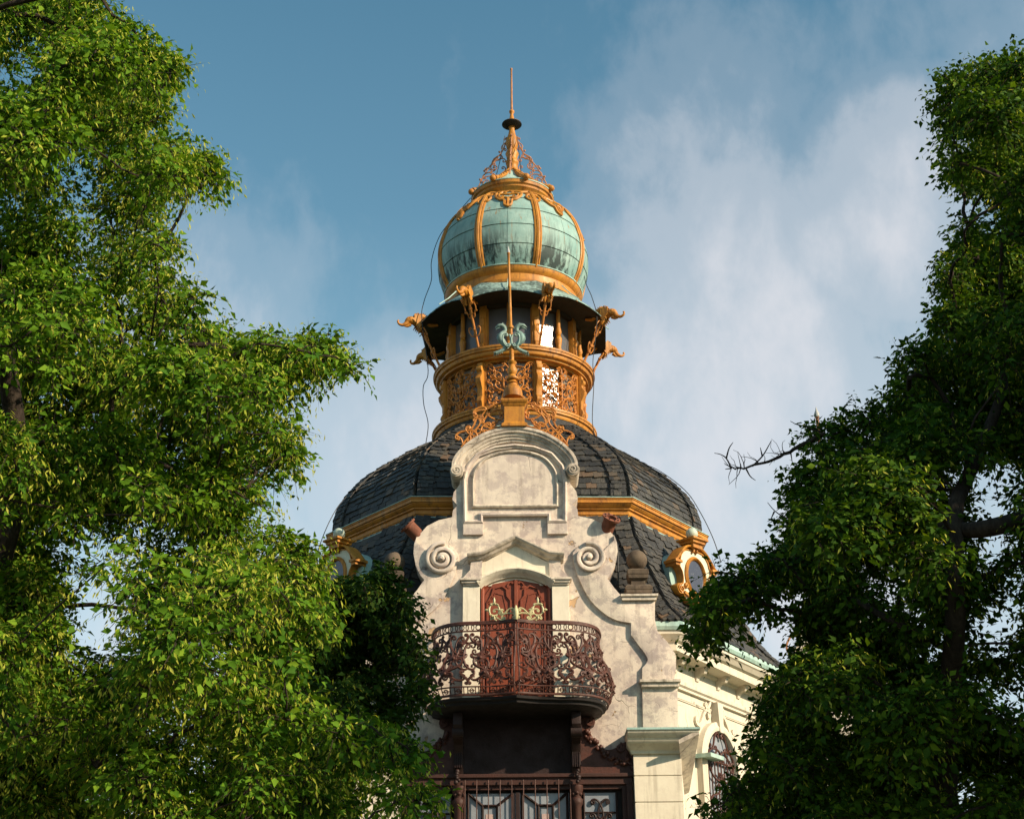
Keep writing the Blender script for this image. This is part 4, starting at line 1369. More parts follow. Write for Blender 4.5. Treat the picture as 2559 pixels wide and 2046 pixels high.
# slate skirt and small ring under the lantern
lan = MB().lathe([(0.0, 12.7), (1.86, 12.72), (1.80, 12.80), (1.72, 13.0), (1.66, 13.2), (0.0, 13.2)], (0, YT), 48).obj('lantern_skirt', M['slate'], pav, 30)
MB().lathe([(1.80, 12.74), (1.89, 12.75), (1.91, 12.79), (1.89, 12.83), (1.80, 12.84)], (0, YT), 64).obj('skirt_flashing', M['copper_plain'], lan, 40)
for row in range(3):
    for k in range(30):
        a = -100 + 200 * (k + 0.5 * (row % 2)) / 30
        z0, z1 = 12.86 + row * 0.12, 12.99 + row * 0.12
        r0, r1 = 1.80 - row * 0.06, 1.74 - row * 0.06
        pb, ptp = tower_pt(r0 + 0.02, a, z0), tower_pt(r1 + 0.012, a, z1)
        x = tower_pt(1, a + 90, 0) - Vector((0, YT, 0))
        y = (ptp - pb)
        n_ = x.normalized().cross(y.normalized())
        M4 = Matrix((x.normalized() * 0.205, y * 1.05, n_ * 0.018)).transposed().to_4x4()
        M4.translation = ptp
        mbs = slate_meshes[k % 4]
        if row == 0 and k == 0:
            acc = MB()
        acc.add(mbs[0].v, mbs[0].f, M4)
o = acc.obj('slate_courses', M['slate'], lan, 0)
o['kind'] = 'stuff'


def ring_prof(R, z, inner):
    return [(inner, z - 0.30), (R - 0.26, z - 0.29), (R - 0.24, z - 0.26), (R - 0.15, z - 0.245), (R - 0.14, z - 0.21), (R - 0.08, z - 0.19), (R - 0.06, z - 0.15), (R - 0.06, z - 0.12), (R - 0.02, z - 0.105), (R - 0.015, z - 0.06), (R, z - 0.05), (R, z - 0.01), (R - 0.015, z), (inner, z + 0.02)]


MB().lathe(ring_prof(1.79, ZB, 1.3), (0, YT), 96).obj('gallery_ring', M['ochre'], pav, 35)
MB().lathe(ring_prof(1.78, ZA, 1.25), (0, YT), 96).obj('gallery_ring', M['ochre'], pav, 35)
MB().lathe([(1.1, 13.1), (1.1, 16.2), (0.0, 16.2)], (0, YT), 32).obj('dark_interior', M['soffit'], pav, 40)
RL, RU = 1.44, 1.36                               # glass of the lower and upper drum
lant = MB().lathe([(1.25, 15.78), (RU + 0.10, 15.78), (RU + 0.12, 15.82), (RU + 0.12, 16.3), (1.25, 16.3)], (0, YT), 64).obj('drum_head', M['soffit'], pav, 40)  # drum head dark all over: the canopy's shade is put into its colour


def radial(deg, R=0.0, z=0.0, rot=LROT):
    """frame at an angle round the tower: x outwards, y sideways, z up"""
    a = R_(deg + rot)
    x = Vector((math.sin(a), -math.cos(a), 0))
    y = Vector((math.cos(a), math.sin(a), 0))
    m4 = Matrix((x, y, Vector((0, 0, 1)))).transposed().to_4x4()
    m4.translation = Vector((0, YT, z)) + x * R
    return m4


# shared meshes for the eight bays
H1 = ZA - 0.28 - ZB
p1 = MB()
p1.box(-0.10, 0.06, -0.085, 0.085, 0, H1)
cprof = [(0.06, 0), (0.10, 0.0), (0.12, 0.06), (0.14, 0.16), (0.17, 0.22), (0.16, 0.28), (0.12, 0.34), (0.13, 0.40), (0.13, 0.50), (0.17, 0.58), (0.21, 0.66), (0.22, 0.74), (0.18, 0.80), (0.15, 0.84), (0.15, 0.90), (0.19, 0.94), (0.20, 1.0), (0.15, 1.04), (0.14, 1.12), (0.06, 1.14)]
m4 = Matrix.Identity(4)
p1.prism([(x, z * H1 / 1.14) for x, z in cprof], -0.06, 0.06)
post_lo = p1.mesh('post', M['ochre'], 30, 0.006)
H2 = 15.84 - ZA
p2_ = MB()
p2_.box(-0.10, 0.07, -0.085, 0.085, 0, H2)
cprof = [(0.07, 0.0), (0.10, 0.0), (0.11, 0.05), (0.16, 0.10), (0.17, 0.16), (0.11, 0.22), (0.10, 0.45), (0.13, 0.50), (0.13, 0.58), (0.10, 0.62), (0.11, 0.80), (0.07, 0.84)]
p2_.prism([(x, z) for x, z in cprof], -0.05, 0.05)
post_up = p2_.mesh('post', M['ochre'], 30, 0.006)
bal_up = MB().lathe([(0.0, 0), (0.085, 0), (0.085, 0.14), (0.06, 0.15), (0.065, 0.18), (0.05, 0.20), (0.06, 0.28), (0.075, 0.38), (0.07, 0.44), (0.045, 0.48), (0.06, 0.50), (0.045, 0.52), (0.07, 0.58), (0.055, 0.66), (0.045, 0.70), (0.045, H2), (0.0, H2)], (0, 0), 14).mesh('baluster', M['ochre'], 50)
# flat panes, two to each bay
half_deg = 11.25


def pane_mesh(R, h, mat):
    w2 = R * math.tan(R_(half_deg)) * 0.985
    return MB().box(-0.012, 0.0, -w2, w2, 0, h).mesh('window_pane', mat, 0)


pane_lo, pane_up = pane_mesh(RL, H1, M['glass_lo']), pane_mesh(RU, H2, M['glass'])
mull_lo = MB().box(-0.02, 0.03, -0.022, 0.022, 0, H1).mesh('mullion', M['ochre'], 0)

# wrought iron grille of a bay, bent on the drum's curve
GR = RL + 0.09


def grille_fn(u, v_, out_=0.0):
    a = u / GR
    return Vector(((GR + out_) * math.cos(a) - GR, (GR + out_) * math.sin(a), v_))


gm = MB()
gw = GR * R_(22.5) - 0.10
hs = H1
G2 = [((0.06, 0.10), (0.62, 0.14), 'C', False), ((0.16, 0.30), (0.78, 0.30), 'C', True), ((0.10, 0.24), (0.50, 0.52), 'S', False), ((0.30, 0.50), (0.82, 0.60), 'C', True), ((0.12, 0.62), (0.58, 0.74), 'C', False),
      ((0.62, 0.80), (0.24, 0.92), 'S', True), ((0.88, 0.44), (0.90, 0.78), 'C', False), ((0.42, 0.36), (0.66, 0.46), 'S', False), ((0.14, 0.44), (0.34, 0.64), 'S', True), ((0.84, 0.08), (0.90, 0.24), 'S', True),
      ((0.40, 0.68), (0.78, 0.90), 'S', False), ((0.08, 0.80), (0.14, 0.97), 'S', False), ((0.34, 0.20), (0.56, 0.24), 'C', False), ((0.70, 0.70), (0.92, 0.94), 'C', True), ((0.46, 0.06), (0.82, 0.20), 'S', False), ((0.20, 0.16), (0.36, 0.40), 'S', True), ((0.55, 0.58), (0.70, 0.62), 'C', True), ((0.70, 0.36), (0.94, 0.40), 'S', True), ((0.28, 0.80), (0.46, 0.84), 'C', True), ((0.90, 0.62), (0.74, 0.50), 'S', False)]
for sg in (1, -1):
    for j, (A, B, kd, fl) in enumerate(G2):
        pts = scroll((A[0] * gw, A[1] * hs), (B[0] * gw, B[1] * hs), kd, fl, 0.95, n=30)
        gm.tube([grille_fn(sg * u, v_, 0.01 * (j % 3)) for u, v_ in pts], 0.0165, 4)
    for v_ in (0.35, 0.55, 0.75, 0.15):
        gm.ball(grille_fn(sg * 0.03, v_ * hs, 0.01), 0.028, 6)
    gm.tube([grille_fn(sg * gw, v_) for v_ in np.linspace(0.03, hs * 0.9, 8)], 0.012, 4)
gm.tube([grille_fn(0, 0.02), grille_fn(0, hs * 0.97)], 0.016, 5)
gm.tube([grille_fn(u, 0.035) for u in np.linspace(-gw, gw, 12)], 0.012, 4)
grille_me = gm.mesh('grille', M['ochre_iron'], 60)

for k in range(8):
    post_deg = 22.5 + 45 * k
    bay_deg = 45 * k
    put('post', post_lo, pav, radial(post_deg, RL + 0.05, ZB))
    put('post', post_up, pav, radial(post_deg, RU + 0.06, ZA))
    put('baluster', bal_up, pav, radial(bay_deg, RU + 0.10, ZA))
    put('mullion', mull_lo, pav, radial(bay_deg, RL + 0.03, ZB))
    put('grille', grille_me, pav, radial(bay_deg, GR, ZB))
    for s2 in (-half_deg, half_deg):
        put('window_pane', pane_lo, pav, radial(bay_deg + s2, RL, ZB))
        put('window_pane', pane_up, pav, radial(bay_deg + s2, RU, ZA))

# canopy: eight sided copper skirt with a dark soffit, dragon spouts at the corners
ECO = 2.20
ZEV = 15.68


def cano_ring(R, z, sag=0.0, n=8):
    pts = []
    for k in range(8):
        a, b_ = tower_pt(R, -22.5 + 45 * k, z), tower_pt(R, 22.5 + 45 * k, z)
        for j in range(n):
            p = a.lerp(b_, j / n)
            f = 4 * (j / n) * (1 - j / n)
            c_ = Vector((0, YT, z))
            p = p + (p - c_).normalized() * (0.015 * f) + Vector((0, 0, sag * f))
            pts.append(p)
    return pts


cano = MB().rings([cano_ring(1.58, 16.36), cano_ring(1.72, 16.19, 0.04), cano_ring(1.92, 15.97, 0.09), cano_ring(2.08, 15.82, 0.14), cano_ring(ECO, ZEV + 0.02, 0.18), cano_ring(ECO + 0.01, ZEV - 0.015, 0.18)], False).obj('canopy', M['copper_old'], pav, 50)
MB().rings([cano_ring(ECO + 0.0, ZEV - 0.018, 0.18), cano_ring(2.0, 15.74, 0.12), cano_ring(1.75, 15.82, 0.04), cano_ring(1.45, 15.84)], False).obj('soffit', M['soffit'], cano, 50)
for k in range(32):
    a, b_ = tower_pt(1.60, 11.25 * k, 16.40), tower_pt(ECO * 0.99 if k % 4 else ECO * 0.965, 11.25 * k, ZEV + 0.18)
    if k % 4 == 0:
        MB().tube([a, (a + b_) / 2 + Vector((0, 0, -0.03)), b_], 0.012, 5).obj('standing_seam', M['copper_plain'], cano, 0)

gar = MB()
body = catmull([Vector(p) for p in ((-0.50, 0, 0.10), (-0.34, 0, 0.06), (-0.22, 0, 0.10), (-0.13, 0, 0.24), (-0.02, 0, 0.28), (0.08, 0, 0.18), (0.14, 0, 0.10), (0.24, 0, 0.13), (0.33, 0, 0.11), (0.40, 0, 0.03))], 5)
rad = np.interp(np.linspace(0, 1, len(body)), [0, .11, .22, .33, .44, .55, .66, .78, .89, 1], [0.035, 0.05, 0.06, 0.075, 0.09, 0.10, 0.095, 0.115, 0.10, 0.055])
gar.tube(body, rad, 10)
tr = catmull([Vector(p) for p in ((0.36, 0, 0.04), (0.44, 0, -0.02), (0.52, 0, -0.05), (0.60, 0, -0.02), (0.63, 0, 0.05), (0.60, 0, 0.08))], 5)
gar.tube(tr, np.interp(np.linspace(0, 1, len(tr)), [0, .4, .8, 1], [0.07, 0.04, 0.025, 0.022]), 8)
gar.tube([(0.28, 0, 0.0), (0.36, 0, -0.07), (0.44, 0, -0.085)], [0.06, 0.035, 0.01], 7)
for s2 in (1, -1):
    gar.prism([(-0.02, 0.20), (0.10, 0.34), (0.13, 0.26), (0.20, 0.28), (0.19, 0.18), (0.24, 0.12), (0.13, 0.02), (0.06, -0.10), (0.0, -0.05), (-0.05, 0.05)], s2 * 0.085, s2 * 0.125)
    gar.ball((0.30, s2 * 0.08, 0.15), 0.035, 8)
    gar.tube([(0.05, s2 * 0.05, 0.06), (0.02, s2 * 0.06, -0.10), (-0.02, s2 * 0.05, -0.18)], [0.06, 0.05, 0.03], 7)
    gar.tube([(0.2, s2 * 0.07, 0.22), (0.16, s2 * 0.08, 0.30), (0.10, s2 * 0.08, 0.33)], [0.03, 0.02, 0.008], 6)
    for k in range(4):
        gar.tube([(0.12 - 0.04 * k, s2 * 0.10, -0.02 - 0.03 * k), (0.16 - 0.05 * k, s2 * 0.14, -0.10 - 0.03 * k)], [0.025, 0.006], 5)
for k in range(6):
    gar.tube([(-0.16 + 0.05 * k, 0, 0.28 + 0.05 * math.sin(k * 0.7)), (-0.19 + 0.05 * k, 0, 0.36 + 0.05 * math.sin(k * 0.7))], [0.03, 0.006], 5)
gar_me = gar.mesh('dragon_spout', M['ochre'], 60)
# raking iron strut from the gallery up to the eave corner
st = MB()
R0, R1 = RU + 0.32, ECO - 0.06
st.tube([(R0, 0, ZA + 0.02), (R1, 0, ZEV - 0.02)], 0.028, 7)
dvec = Vector((R1 - R0, 0, ZEV - ZA)).normalized()
for q, kd in ((0.35, 0), (0.72, 1)):
    c_ = Vector((R0, 0, ZA)) + dvec * q * 1.2
    for s2 in (1, -1):
        if kd == 0:
            st.tube([(c_.x + 0.3 * v_, s2 * u, c_.z + v_) for u, v_ in scroll((0.10, 0.03), (0.03, -0.12), 'C', True, 0.9)], 0.012, 5)
        else:
            st.tube([(c_.x + 0.5 * v_, s2 * u, c_.z + v_) for u, v_ in arc2((0.045, 0.02), 0.085, -2.0, 2.2, 12, 1.4)], 0.012, 5)
            st.tube([(c_.x + 0.5 * v_, s2 * u, c_.z + v_) for u, v_ in scroll((0.12, -0.05), (0.04, -0.16), 'S', True, 0.9)], 0.011, 5)
    st.ball(c_, 0.04, 8)
st_me = st.mesh('iron_strut', M['ochre_iron'], 60)
for k in range(8):
    d = 22.5 + 45 * k
    put('dragon_spout', gar_me, pav, radial(d, ECO - 0.04, ZEV + 0.02) @ Matrix.Scale(0.80, 4))
    put('iron_strut', st_me, pav, radial(d, 0, 0))

# --- bulb dome
DOME = [(1.49, 16.75), (1.60, 16.97), (1.67, 17.21), (1.71, 17.48), (1.695, 17.74), (1.64, 17.98), (1.55, 18.25), (1.43, 18.48), (1.29, 18.67), (1.12, 18.82), (0.92, 18.95), (0.80, 19.01)]
dcur = catmull([Vector((r, 0, z)) for r, z in DOME], 6)
dl = [0.0]
for a, b_ in zip(dcur, dcur[1:]):
    dl.append(dl[-1] + (b_ - a).length)


def dome_pt(deg, s_, out_=0.0):
    """point of the bulb: angle, share of the way up the meridian"""
    L = max(0, min(0.9999, s_)) * dl[-1]
    i = max(0, min(len(dl) - 2, int(np.searchsorted(dl, L)) - 1))
    f = (L - dl[i]) / (dl[i + 1] - dl[i])
    p = dcur[i].lerp(dcur[i + 1], f)
    d = (dcur[i + 1] - dcur[i]).normalized()
    n_ = Vector((d.z, 0, -d.x))
    q = p + n_ * out_
    a = R_(deg)
    return Vector((q.x * math.cos(a), q.x * math.sin(a), q.z))


dome = MB().lathe([(p.x - 0.012, p.z) for p in dcur], (0, YT), 64).obj('bulb_dome', M['copper'], pav, 50)
M_dk = M['soffit']
MB().lathe([(1.30, 16.32), (1.52, 16.34), (1.53, 16.40), (1.47, 16.42), (1.46, 16.58), (1.50, 16.62), (1.54, 16.68), (1.55, 16.74), (1.48, 16.79), (1.30, 16.80)], (0, YT), 80).obj('dome_base_ring', M['ochre'], pav, 40)
MB().lathe([(1.50, 16.745), (1.565, 16.745), (1.57, 16.765), (1.50, 16.79)], (0, YT), 80).obj('base_flashing', M['copper_plain'], pav, 40)
rows = [0.0, 0.185, 0.36, 0.53, 0.69, 0.84, 0.985]
for ri in range(6):
    for split in (0, 1):
        mb = MB()
        nu, nv = 4, 4
        a0, a1 = (-22.5 + 1.6, -0.12) if split == 0 else (0.12, 22.5 - 1.6)
        s0, s1 = rows[ri] + 0.003, rows[ri + 1] - 0.003
        g = [[dome_pt(a0 + (a1 - a0) * i / nu, s0 + (s1 - s0) * j / nv, 0.004 + 0.010 * (1 - j / nv)) for i in range(nu + 1)] for j in range(nv + 1)]
        bk = [[dome_pt(a0 + (a1 - a0) * i / nu, s0 + (s1 - s0) * j / nv, -0.02) for i in (0, nu)] for j in (0, nv)]
        vs_ = [p for r in g for p in r]
        fs_ = [(j * 5 + i, j * 5 + i + 1, (j + 1) * 5 + i + 1, (j + 1) * 5 + i) for j in range(nv) for i in range(nu)]
        mb.add(vs_, fs_)
        # turned down edges
        lowe = [dome_pt(a0 + (a1 - a0) * i / nu, s0, -0.01) for i in range(nu + 1)]
        mb.add([g[0][i] for i in range(nu + 1)] + lowe, [(i + 1, i, nu + 1 + i, nu + 2 + i) for i in range(nu)])
        me = mb.mesh('copper_panel', M['copper'], 40)
        for k in range(8):
            put('copper_panel', me, dome, radial(45 * k, 0, 0))
# ribs
rb = MB()
cs = [(-0.085, 0.0), (-0.085, 0.03), (-0.06, 0.045), (-0.045, 0.035), (-0.035, 0.06), (0.0, 0.075), (0.035, 0.06), (0.045, 0.035), (0.06, 0.045), (0.085, 0.03), (0.085, 0.0)]
rr_ = []
for s_ in np.linspace(0.0, 0.99, 26):
    base = dome_pt(0, s_)
    sc_ = 0.72 + 0.28 * min(1, base.x / 1.7)
    rr_.append([Vector((dome_pt(0, s_, o_).x, q * sc_, dome_pt(0, s_, o_).z)) for q, o_ in cs])
rb.rings(rr_)
rib_me = rb.mesh('rib', M['ochre'], 40)
# pierced lambrequin hanging from the collar between the ribs
lm = MB()


def lam(u, s_):
    return dome_pt(math.degrees(u / max(0.5, dome_pt(0, s_).x)), s_, 0.03)


def lamline(pts, r):
    P_ = []
    for u, q in pts:
        P_.append(lam(u * 1.4, 1.0 - (q * 1.50 + 0.14) / dl[-1]))
    lm.tube(P_, r, 5)


for sg in (1, -1):
    lamline([(sg * u, q) for u, q in catmull([Vector(p) for p in ((0.34, 0.16), (0.26, 0.20), (0.19, 0.28), (0.20, 0.40), (0.13, 0.52), (0.06, 0.55), (0.05, 0.66), (0.0, 0.70))], 5)], 0.034)
    lamline([(sg * u, q) for u, q in catmull([Vector(p) for p in ((0.40, 0.52), (0.33, 0.50), (0.28, 0.42), (0.33, 0.34), (0.40, 0.36))], 4)], 0.028)
    lamline([(sg * u, q) for u, q in scroll((0.07, 0.26), (0.10, 0.44), 'C', False, 0.9)], 0.022)
    lamline([(sg * u, q) for u, q in scroll((0.28, 0.28), (0.38, 0.30), 'C', True, 0.8)], 0.02)
    lamline([(sg * u, q) for u, q in [(0.0, 0.36), (0.10, 0.34), (0.20, 0.36)]], 0.022)
    lamline([(sg * u, q) for u, q in [(0.0, 0.14), (0.14, 0.18), (0.34, 0.15)]], 0.026)
    lamline([(sg * u, q) for u, q in [(0.12, 0.50), (0.06, 0.46), (0.0, 0.48)]], 0.022)
lamline([(0, 0.50), (0, 0.72)], 0.04)
lam_me = lm.mesh('lambrequin', M['ochre'], 50)
for k in range(8):
    put('rib', rib_me, dome, radial(22.5 + 45 * k, 0, 0))
    put('lambrequin', lam_me, dome, radial(45 * k, 0, 0))

# collar, little copper roof, rolls with ball ends, column and needle
MB().lathe([(0.70, 18.94), (0.84, 18.94), (0.85, 18.98), (0.80, 19.00), (0.80, 19.06), (0.84, 19.10), (0.90, 19.15), (0.91, 19.20), (0.95, 19.22), (0.96, 19.29), (0.70, 19.33)], (0, YT), 64).obj('collar', M['ochre'], pav, 35)
cap = MB().lathe([(0.0, 19.28), (0.97, 19.30), (0.97, 19.32), (0.66, 19.52), (0.36, 19.78), (0.20, 20.02), (0.0, 20.05)], (0, YT), 48).obj('cap_roof', M['copper_plain'], pav, 40)
rl = MB().tube([(0.14, 0, 20.08), (0.40, 0, 19.80), (0.68, 0, 19.56), (0.96, 0, 19.37)], [0.045, 0.05, 0.055, 0.06], 9)
rl.ball((1.0, 0, 19.35), 0.078, 12)
rl.tube([(0.92, 0, 19.40), (0.95, 0, 19.38)], 0.082, 10)
rl_me = rl.mesh('ridge_roll', M['ochre'], 50)
fi = MB()
for (A, B, kd, fl) in [((0.18, 20.72), (0.34, 20.46), 'S', False), ((0.20, 20.42), (0.46, 20.22), 'C', True), ((0.26, 20.52), (0.44, 20.34), 'C', True), ((0.20, 20.20), (0.44, 20.02), 'C', False), ((0.40, 20.24), (0.66, 19.98), 'S', True), ((0.46, 19.94), (0.72, 19.86), 'C', True), ((0.60, 19.86), (0.82, 19.58), 'S', False), ((0.16, 21.0), (0.22, 20.76), 'S', True), ((0.50, 20.10), (0.62, 20.20), 'C', True)]:
    fi.tube([(u, 0, v_) for u, v_ in scroll(A, B, kd, fl, 0.95)], 0.014, 5)
stem = catmull([Vector(p) for p in ((0.12, 0, 21.0), (0.24, 0, 20.66), (0.44, 0, 20.40), (0.62, 0, 20.12), (0.80, 0, 19.72), (0.90, 0, 19.46))], 5)
fi.tube(stem, 0.015, 5)
for p in ((0.42, 0, 20.47), (0.66, 0, 20.15), (0.76, 0, 19.92), (0.13, 0, 21.04), (0.30, 0, 20.66)):
    fi.ball(p, 0.028, 7)
fi_me = fi.mesh('crest_fin', M['old_iron'], 60)
for k in range(8):
    put('ridge_roll', rl_me, cap, radial(22.5 + 45 * k, 0, 0))
    if k % 2 == 0:
        put('crest_fin', fi_me, cap, radial(45 * k, 0, 0))
sp_ = MB()
sp_.lathe([(0.0, 20.0), (0.16, 20.0), (0.17, 20.06), (0.14, 20.10), (0.13, 20.28), (0.15, 20.30), (0.155, 20.36), (0.12, 20.40), (0.13, 20.50), (0.16, 20.58), (0.13, 20.66), (0.105, 20.70), (0.125, 20.74), (0.15, 20.86), (0.14, 20.98), (0.09, 21.12), (0.065, 21.26), (0.065, 21.32), (0.09, 21.34), (0.16, 21.37), (0.225, 21.42), (0.23, 21.44), (0.12, 21.47), (0.06, 21.56), (0.045, 21.66), (0.035, 21.72), (0.06, 21.76), (0.065, 21.80), (0.03, 21.84), (0.0, 21.84)], (0, YT), 24)
spire = sp_.obj('spire_column', M['ochre'], pav, 50)
MB().lathe([(0.0, 21.84), (0.030, 21.84), (0.026, 22.5), (0.022, 23.0), (0.03, 23.01), (0.03, 23.05), (0.0, 23.06)], (0, YT), 10).obj('spire_needle', M['old_iron'], spire, 50)
MB().lathe([(0.12, 21.345), (0.23, 21.405), (0.236, 21.43), (0.24, 21.415), (0.13, 21.335)], (0, YT), 24).obj('spire_dish', M['soffit'], spire, 40)

# --- oval dormers on the chamfered roof slopes
def dormer(sg):
    d = Vector((sg * 0.68, -0.73, 0)).normalized()
    x = Vector((-d.y, d.x, 0)) if sg > 0 else Vector((-d.y, d.x, 0))
    c_ = Vector((sg * 3.27, 1.52, 0))
    c_.z = at(1738 if sg > 0 else 846, 1428, 1.45).z - 0.10
    m4 = Matrix((x, -d, Vector((0, 0, 1)))).transposed().to_4x4()
    m4 = Matrix.Translation(c_) @ m4 @ Matrix.Scale(0.86, 4)
    E_ = lambda rx, rz, n=36: [(rx * math.cos(2 * PI * k / n), rz * math.sin(2 * PI * k / n)) for k in range(n)]
    # front board with its curled outline
    hb = [(0.0, 0.60), (0.28, 0.56), (0.44, 0.42), (0.50, 0.26), (0.60, 0.24), (0.52, 0.14), (0.44, 0.02), (0.42, -0.14), (0.46, -0.24), (0.58, -0.26), (0.63, -0.36), (0.56, -0.46), (0.44, -0.46), (0.40, -0.54), (0.30, -0.60), (0.0, -0.58)]
    hb = [tuple(p) for p in catmull([Vector(p) for p in hb], 4)]
    outl = hb + [(-a, b_) for a, b_ in reversed(hb[1:-1])]
    board = MB().prism(outl, -0.10, 0.10, m4).obj('oval_dormer', M['cream_trim'], pav, 30)
    mb = MB().sweep(outl, [(-0.022, -0.09), (-0.02, -0.125), (0.0, -0.13), (0.012, -0.11), (0.012, 0.0), (0.012, 0.11), (-0.02, 0.11)], True)
    mb.v = [tuple(m4 @ Vector(p)) for p in mb.v]
    mb.obj('edge_moulding', M['ochre'], board, 40)
    mb = MB().sweep(E_(0.30, 0.40), [(-0.04, -0.08), (-0.045, -0.13), (0.0, -0.17), (0.035, -0.14), (0.05, -0.09)], True)
    mb.v = [tuple(m4 @ Vector(p)) for p in mb.v]
    mb.obj('oval_frame', M['ochre'], board, 40)
    MB().prism(E_(0.275, 0.375), -0.112, -0.09, m4).obj('oval_pane', M['oval'], board, 0)
    for s2 in (1, -1):
        mb = MB()
        for (cc, r0, a0) in (((s2 * 0.50, -0.35), 0.10, 90), ((s2 * 0.33, -0.26), 0.055, 90)):
            mb.sweep(spiral2(cc, r0, 0.015, R_(a0), -1.5 * s2, 32), [(-0.018, -0.09), (-0.012, -0.15), (0.012, -0.15), (0.018, -0.09)])
        # curved hood halves, broken in the middle by curls
        pth = [tuple(p) for p in catmull([Vector(p) for p in ((0.70, 0.24), (0.62, 0.28), (0.50, 0.42), (0.34, 0.58), (0.16, 0.66), (0.05, 0.60), (0.07, 0.53))], 5)]
        pth = [(s2 * a, b_) for a, b_ in pth]
        q = [(-0.028, -0.14), (-0.024, -0.17), (0.0, -0.185), (0.024, -0.165), (0.028, -0.13), (0.028, 0.15), (-0.028, 0.15)]
        mb.sweep(pth, q)
        mb.box(s2 * 0.50, s2 * 0.72, -0.20, 0.15, 0.20, 0.255)
        mb.box(s2 * 0.53, s2 * 0.67, -0.16, 0.15, 0.14, 0.20)
        mb.sweep([(s2 * a, b_) for a, b_ in ((0.42, -0.42), (0.20, -0.50), (0.0, -0.50))], [(-0.03, -0.08), (-0.03, -0.16), (0.03, -0.16), (0.03, -0.08)])
        mb.v = [tuple(m4 @ Vector(p)) for p in mb.v]
        mb.obj('hood_half', M['ochre'], board, 40)['kind'] = 'stuff'
    mb = MB()
    lv = [(0.15, 0.62), (0.15, 0.70), (0.20, 0.72), (0.20, 0.76), (0.25, 0.79), (0.25, 0.83), (0.15, 0.86), (0.10, 0.88)]
    mb.rings([[m4 @ Vector((sx * r, sy * r - 0.08, z)) for sx, sy in ((1, -1), (1, 1), (-1, 1), (-1, -1))] for r, z in lv])
    mb.obj('dormer_pedestal', M['ochre'], board, 0)
    MB().ball(m4 @ Vector((0, -0.08, 0.98)), 0.115, 20).obj('dormer_ball', M['pale'], board, 60)
    # copper covered barrel running back into the slates
    mb = MB()
    for yy, sc_ in ((0.05, 0.95), (0.75, 0.95)):
        pass
    mb.rings([[m4 @ Vector((0.66 * math.cos(a), yy, 0.02 + 0.62 * math.sin(a) - 0.02)) for a in np.linspace(-0.6, PI + 0.6, 18)] for yy in (0.06, 0.20, 0.22, 0.45, 0.47, 1.4)])
    mb.obj('copper_barrel', M['copper_plain'], board, 40)


dormer(1)
dormer(-1)

# --- lightning conductor cables
def cable(pts, r=0.009):
    P_ = catmull([at(*p) for p in pts], 6)
    MB().tube(P_, r, 5).obj('lightning_cable', M['black'], pav, 60)


cable([(1262, 340, 4.4), (1250, 400, 4.2), (1240, 440, 4.0)])
cable([(1292, 340, 4.4), (1299, 400, 4.2), (1303, 440, 4.0)])
cable([(1176, 495, 4.3), (1115, 566, 4.2), (1092, 605, 4.2), (1078, 655, 4.2), (1078, 700, 4.1), (1060, 752, 3.8), (1054, 800, 3.6), (1070, 925, 3.7), (1058, 965, 3.7), (1059, 1010, 3.7), (1070, 1060, 3.6), (1063, 1116, 3.4)])
cable([(1373, 493, 4.3), (1418, 540, 4.2), (1445, 590, 4.2), (1458, 640, 4.2), (1462, 700, 4.1), (1480, 745, 3.8), (1492, 800, 3.4), (1482, 900, 3.4), (1484, 960, 3.2), (1481, 1060, 3.2), (1500, 1112, 3.0), (1545, 1132, 2.9), (1572, 1150, 2.9), (1640, 1172, 2.8), (1712, 1225, 2.8), (1750, 1280, 2.7), (1782, 1345, 2.5), (1802, 1405, 2.3)])
cable([(866, 1240, 2.8), (843, 1268, 2.7), (820, 1310, 2.5), (800, 1360, 2.3), (790, 1400, 2.2)])
for k in range(3):
    MB().tube([at(1026 + 9 * k, 1322, 0.7), at(1026 + 8 * k, 1488, 0.6)], 0.014, 6).obj('drain_rod', M['black'], pav, 40)
MB().tube([at(1543, 1360, 0.6), at(1546, 1485, 0.55)], 0.014, 6).obj('drain_rod', M['black'], pav, 40)

# --- rear gable finial that just clears the tree on the right
fx = at(2039, 1015, 12.0)
rear = MB().lathe([(0.0, fx.z - 5.7), (0.35, fx.z - 5.7), (0.35, fx.z - 5.1), (0.42, fx.z - 5.0), (0.2, fx.z - 4.8), (0.16, fx.z - 4.2), (0.05, fx.z - 3.9), (0.045, fx.z - 0.35), (0.06, fx.z - 0.33), (0.0, fx.z - 0.3)], (fx.x, 12.0), 16).obj('rear_finial', M['old_iron'], pav, 50)
MB().lathe([(0.0, fx.z - 0.32), (0.07, fx.z - 0.32), (0.07, fx.z - 0.22), (0.03, fx.z - 0.12), (0.0, fx.z)], (fx.x, 12.0), 12).obj('rod_tip', M['grey'], rear, 50)
mb = MB().prism([(fx.x - 2.6, 0), (fx.x + 2.6, 0), (fx.x + 2.4, fx.z - 8.6), (fx.x + 1.4, fx.z - 7.4), (fx.x + 0.9, fx.z - 6.1), (fx.x, fx.z - 5.7), (fx.x - 0.9, fx.z - 6.1), (fx.x - 1.4, fx.z - 7.4), (fx.x - 2.4, fx.z - 8.6)], 11.8, 12.5)
mb.obj('rear_gable', M['wall'], pav, 30)
mb = MB()
for sg in (1, -1):
    for (A, B, kd, fl) in [((0.4, -5.3), (1.0, -5.9), 'S', False), ((0.5, -5.2), (0.4, -4.7), 'C', True), ((0.9, -5.8), (1.3, -6.9), 'S', True)]:
        mb.tube([(fx.x + sg * u, 11.75, fx.z + v_) for u, v_ in scroll(A, B, kd, fl)], 0.03, 5)
mb.obj('rear_ironwork', M['old_iron'], rear, 50)


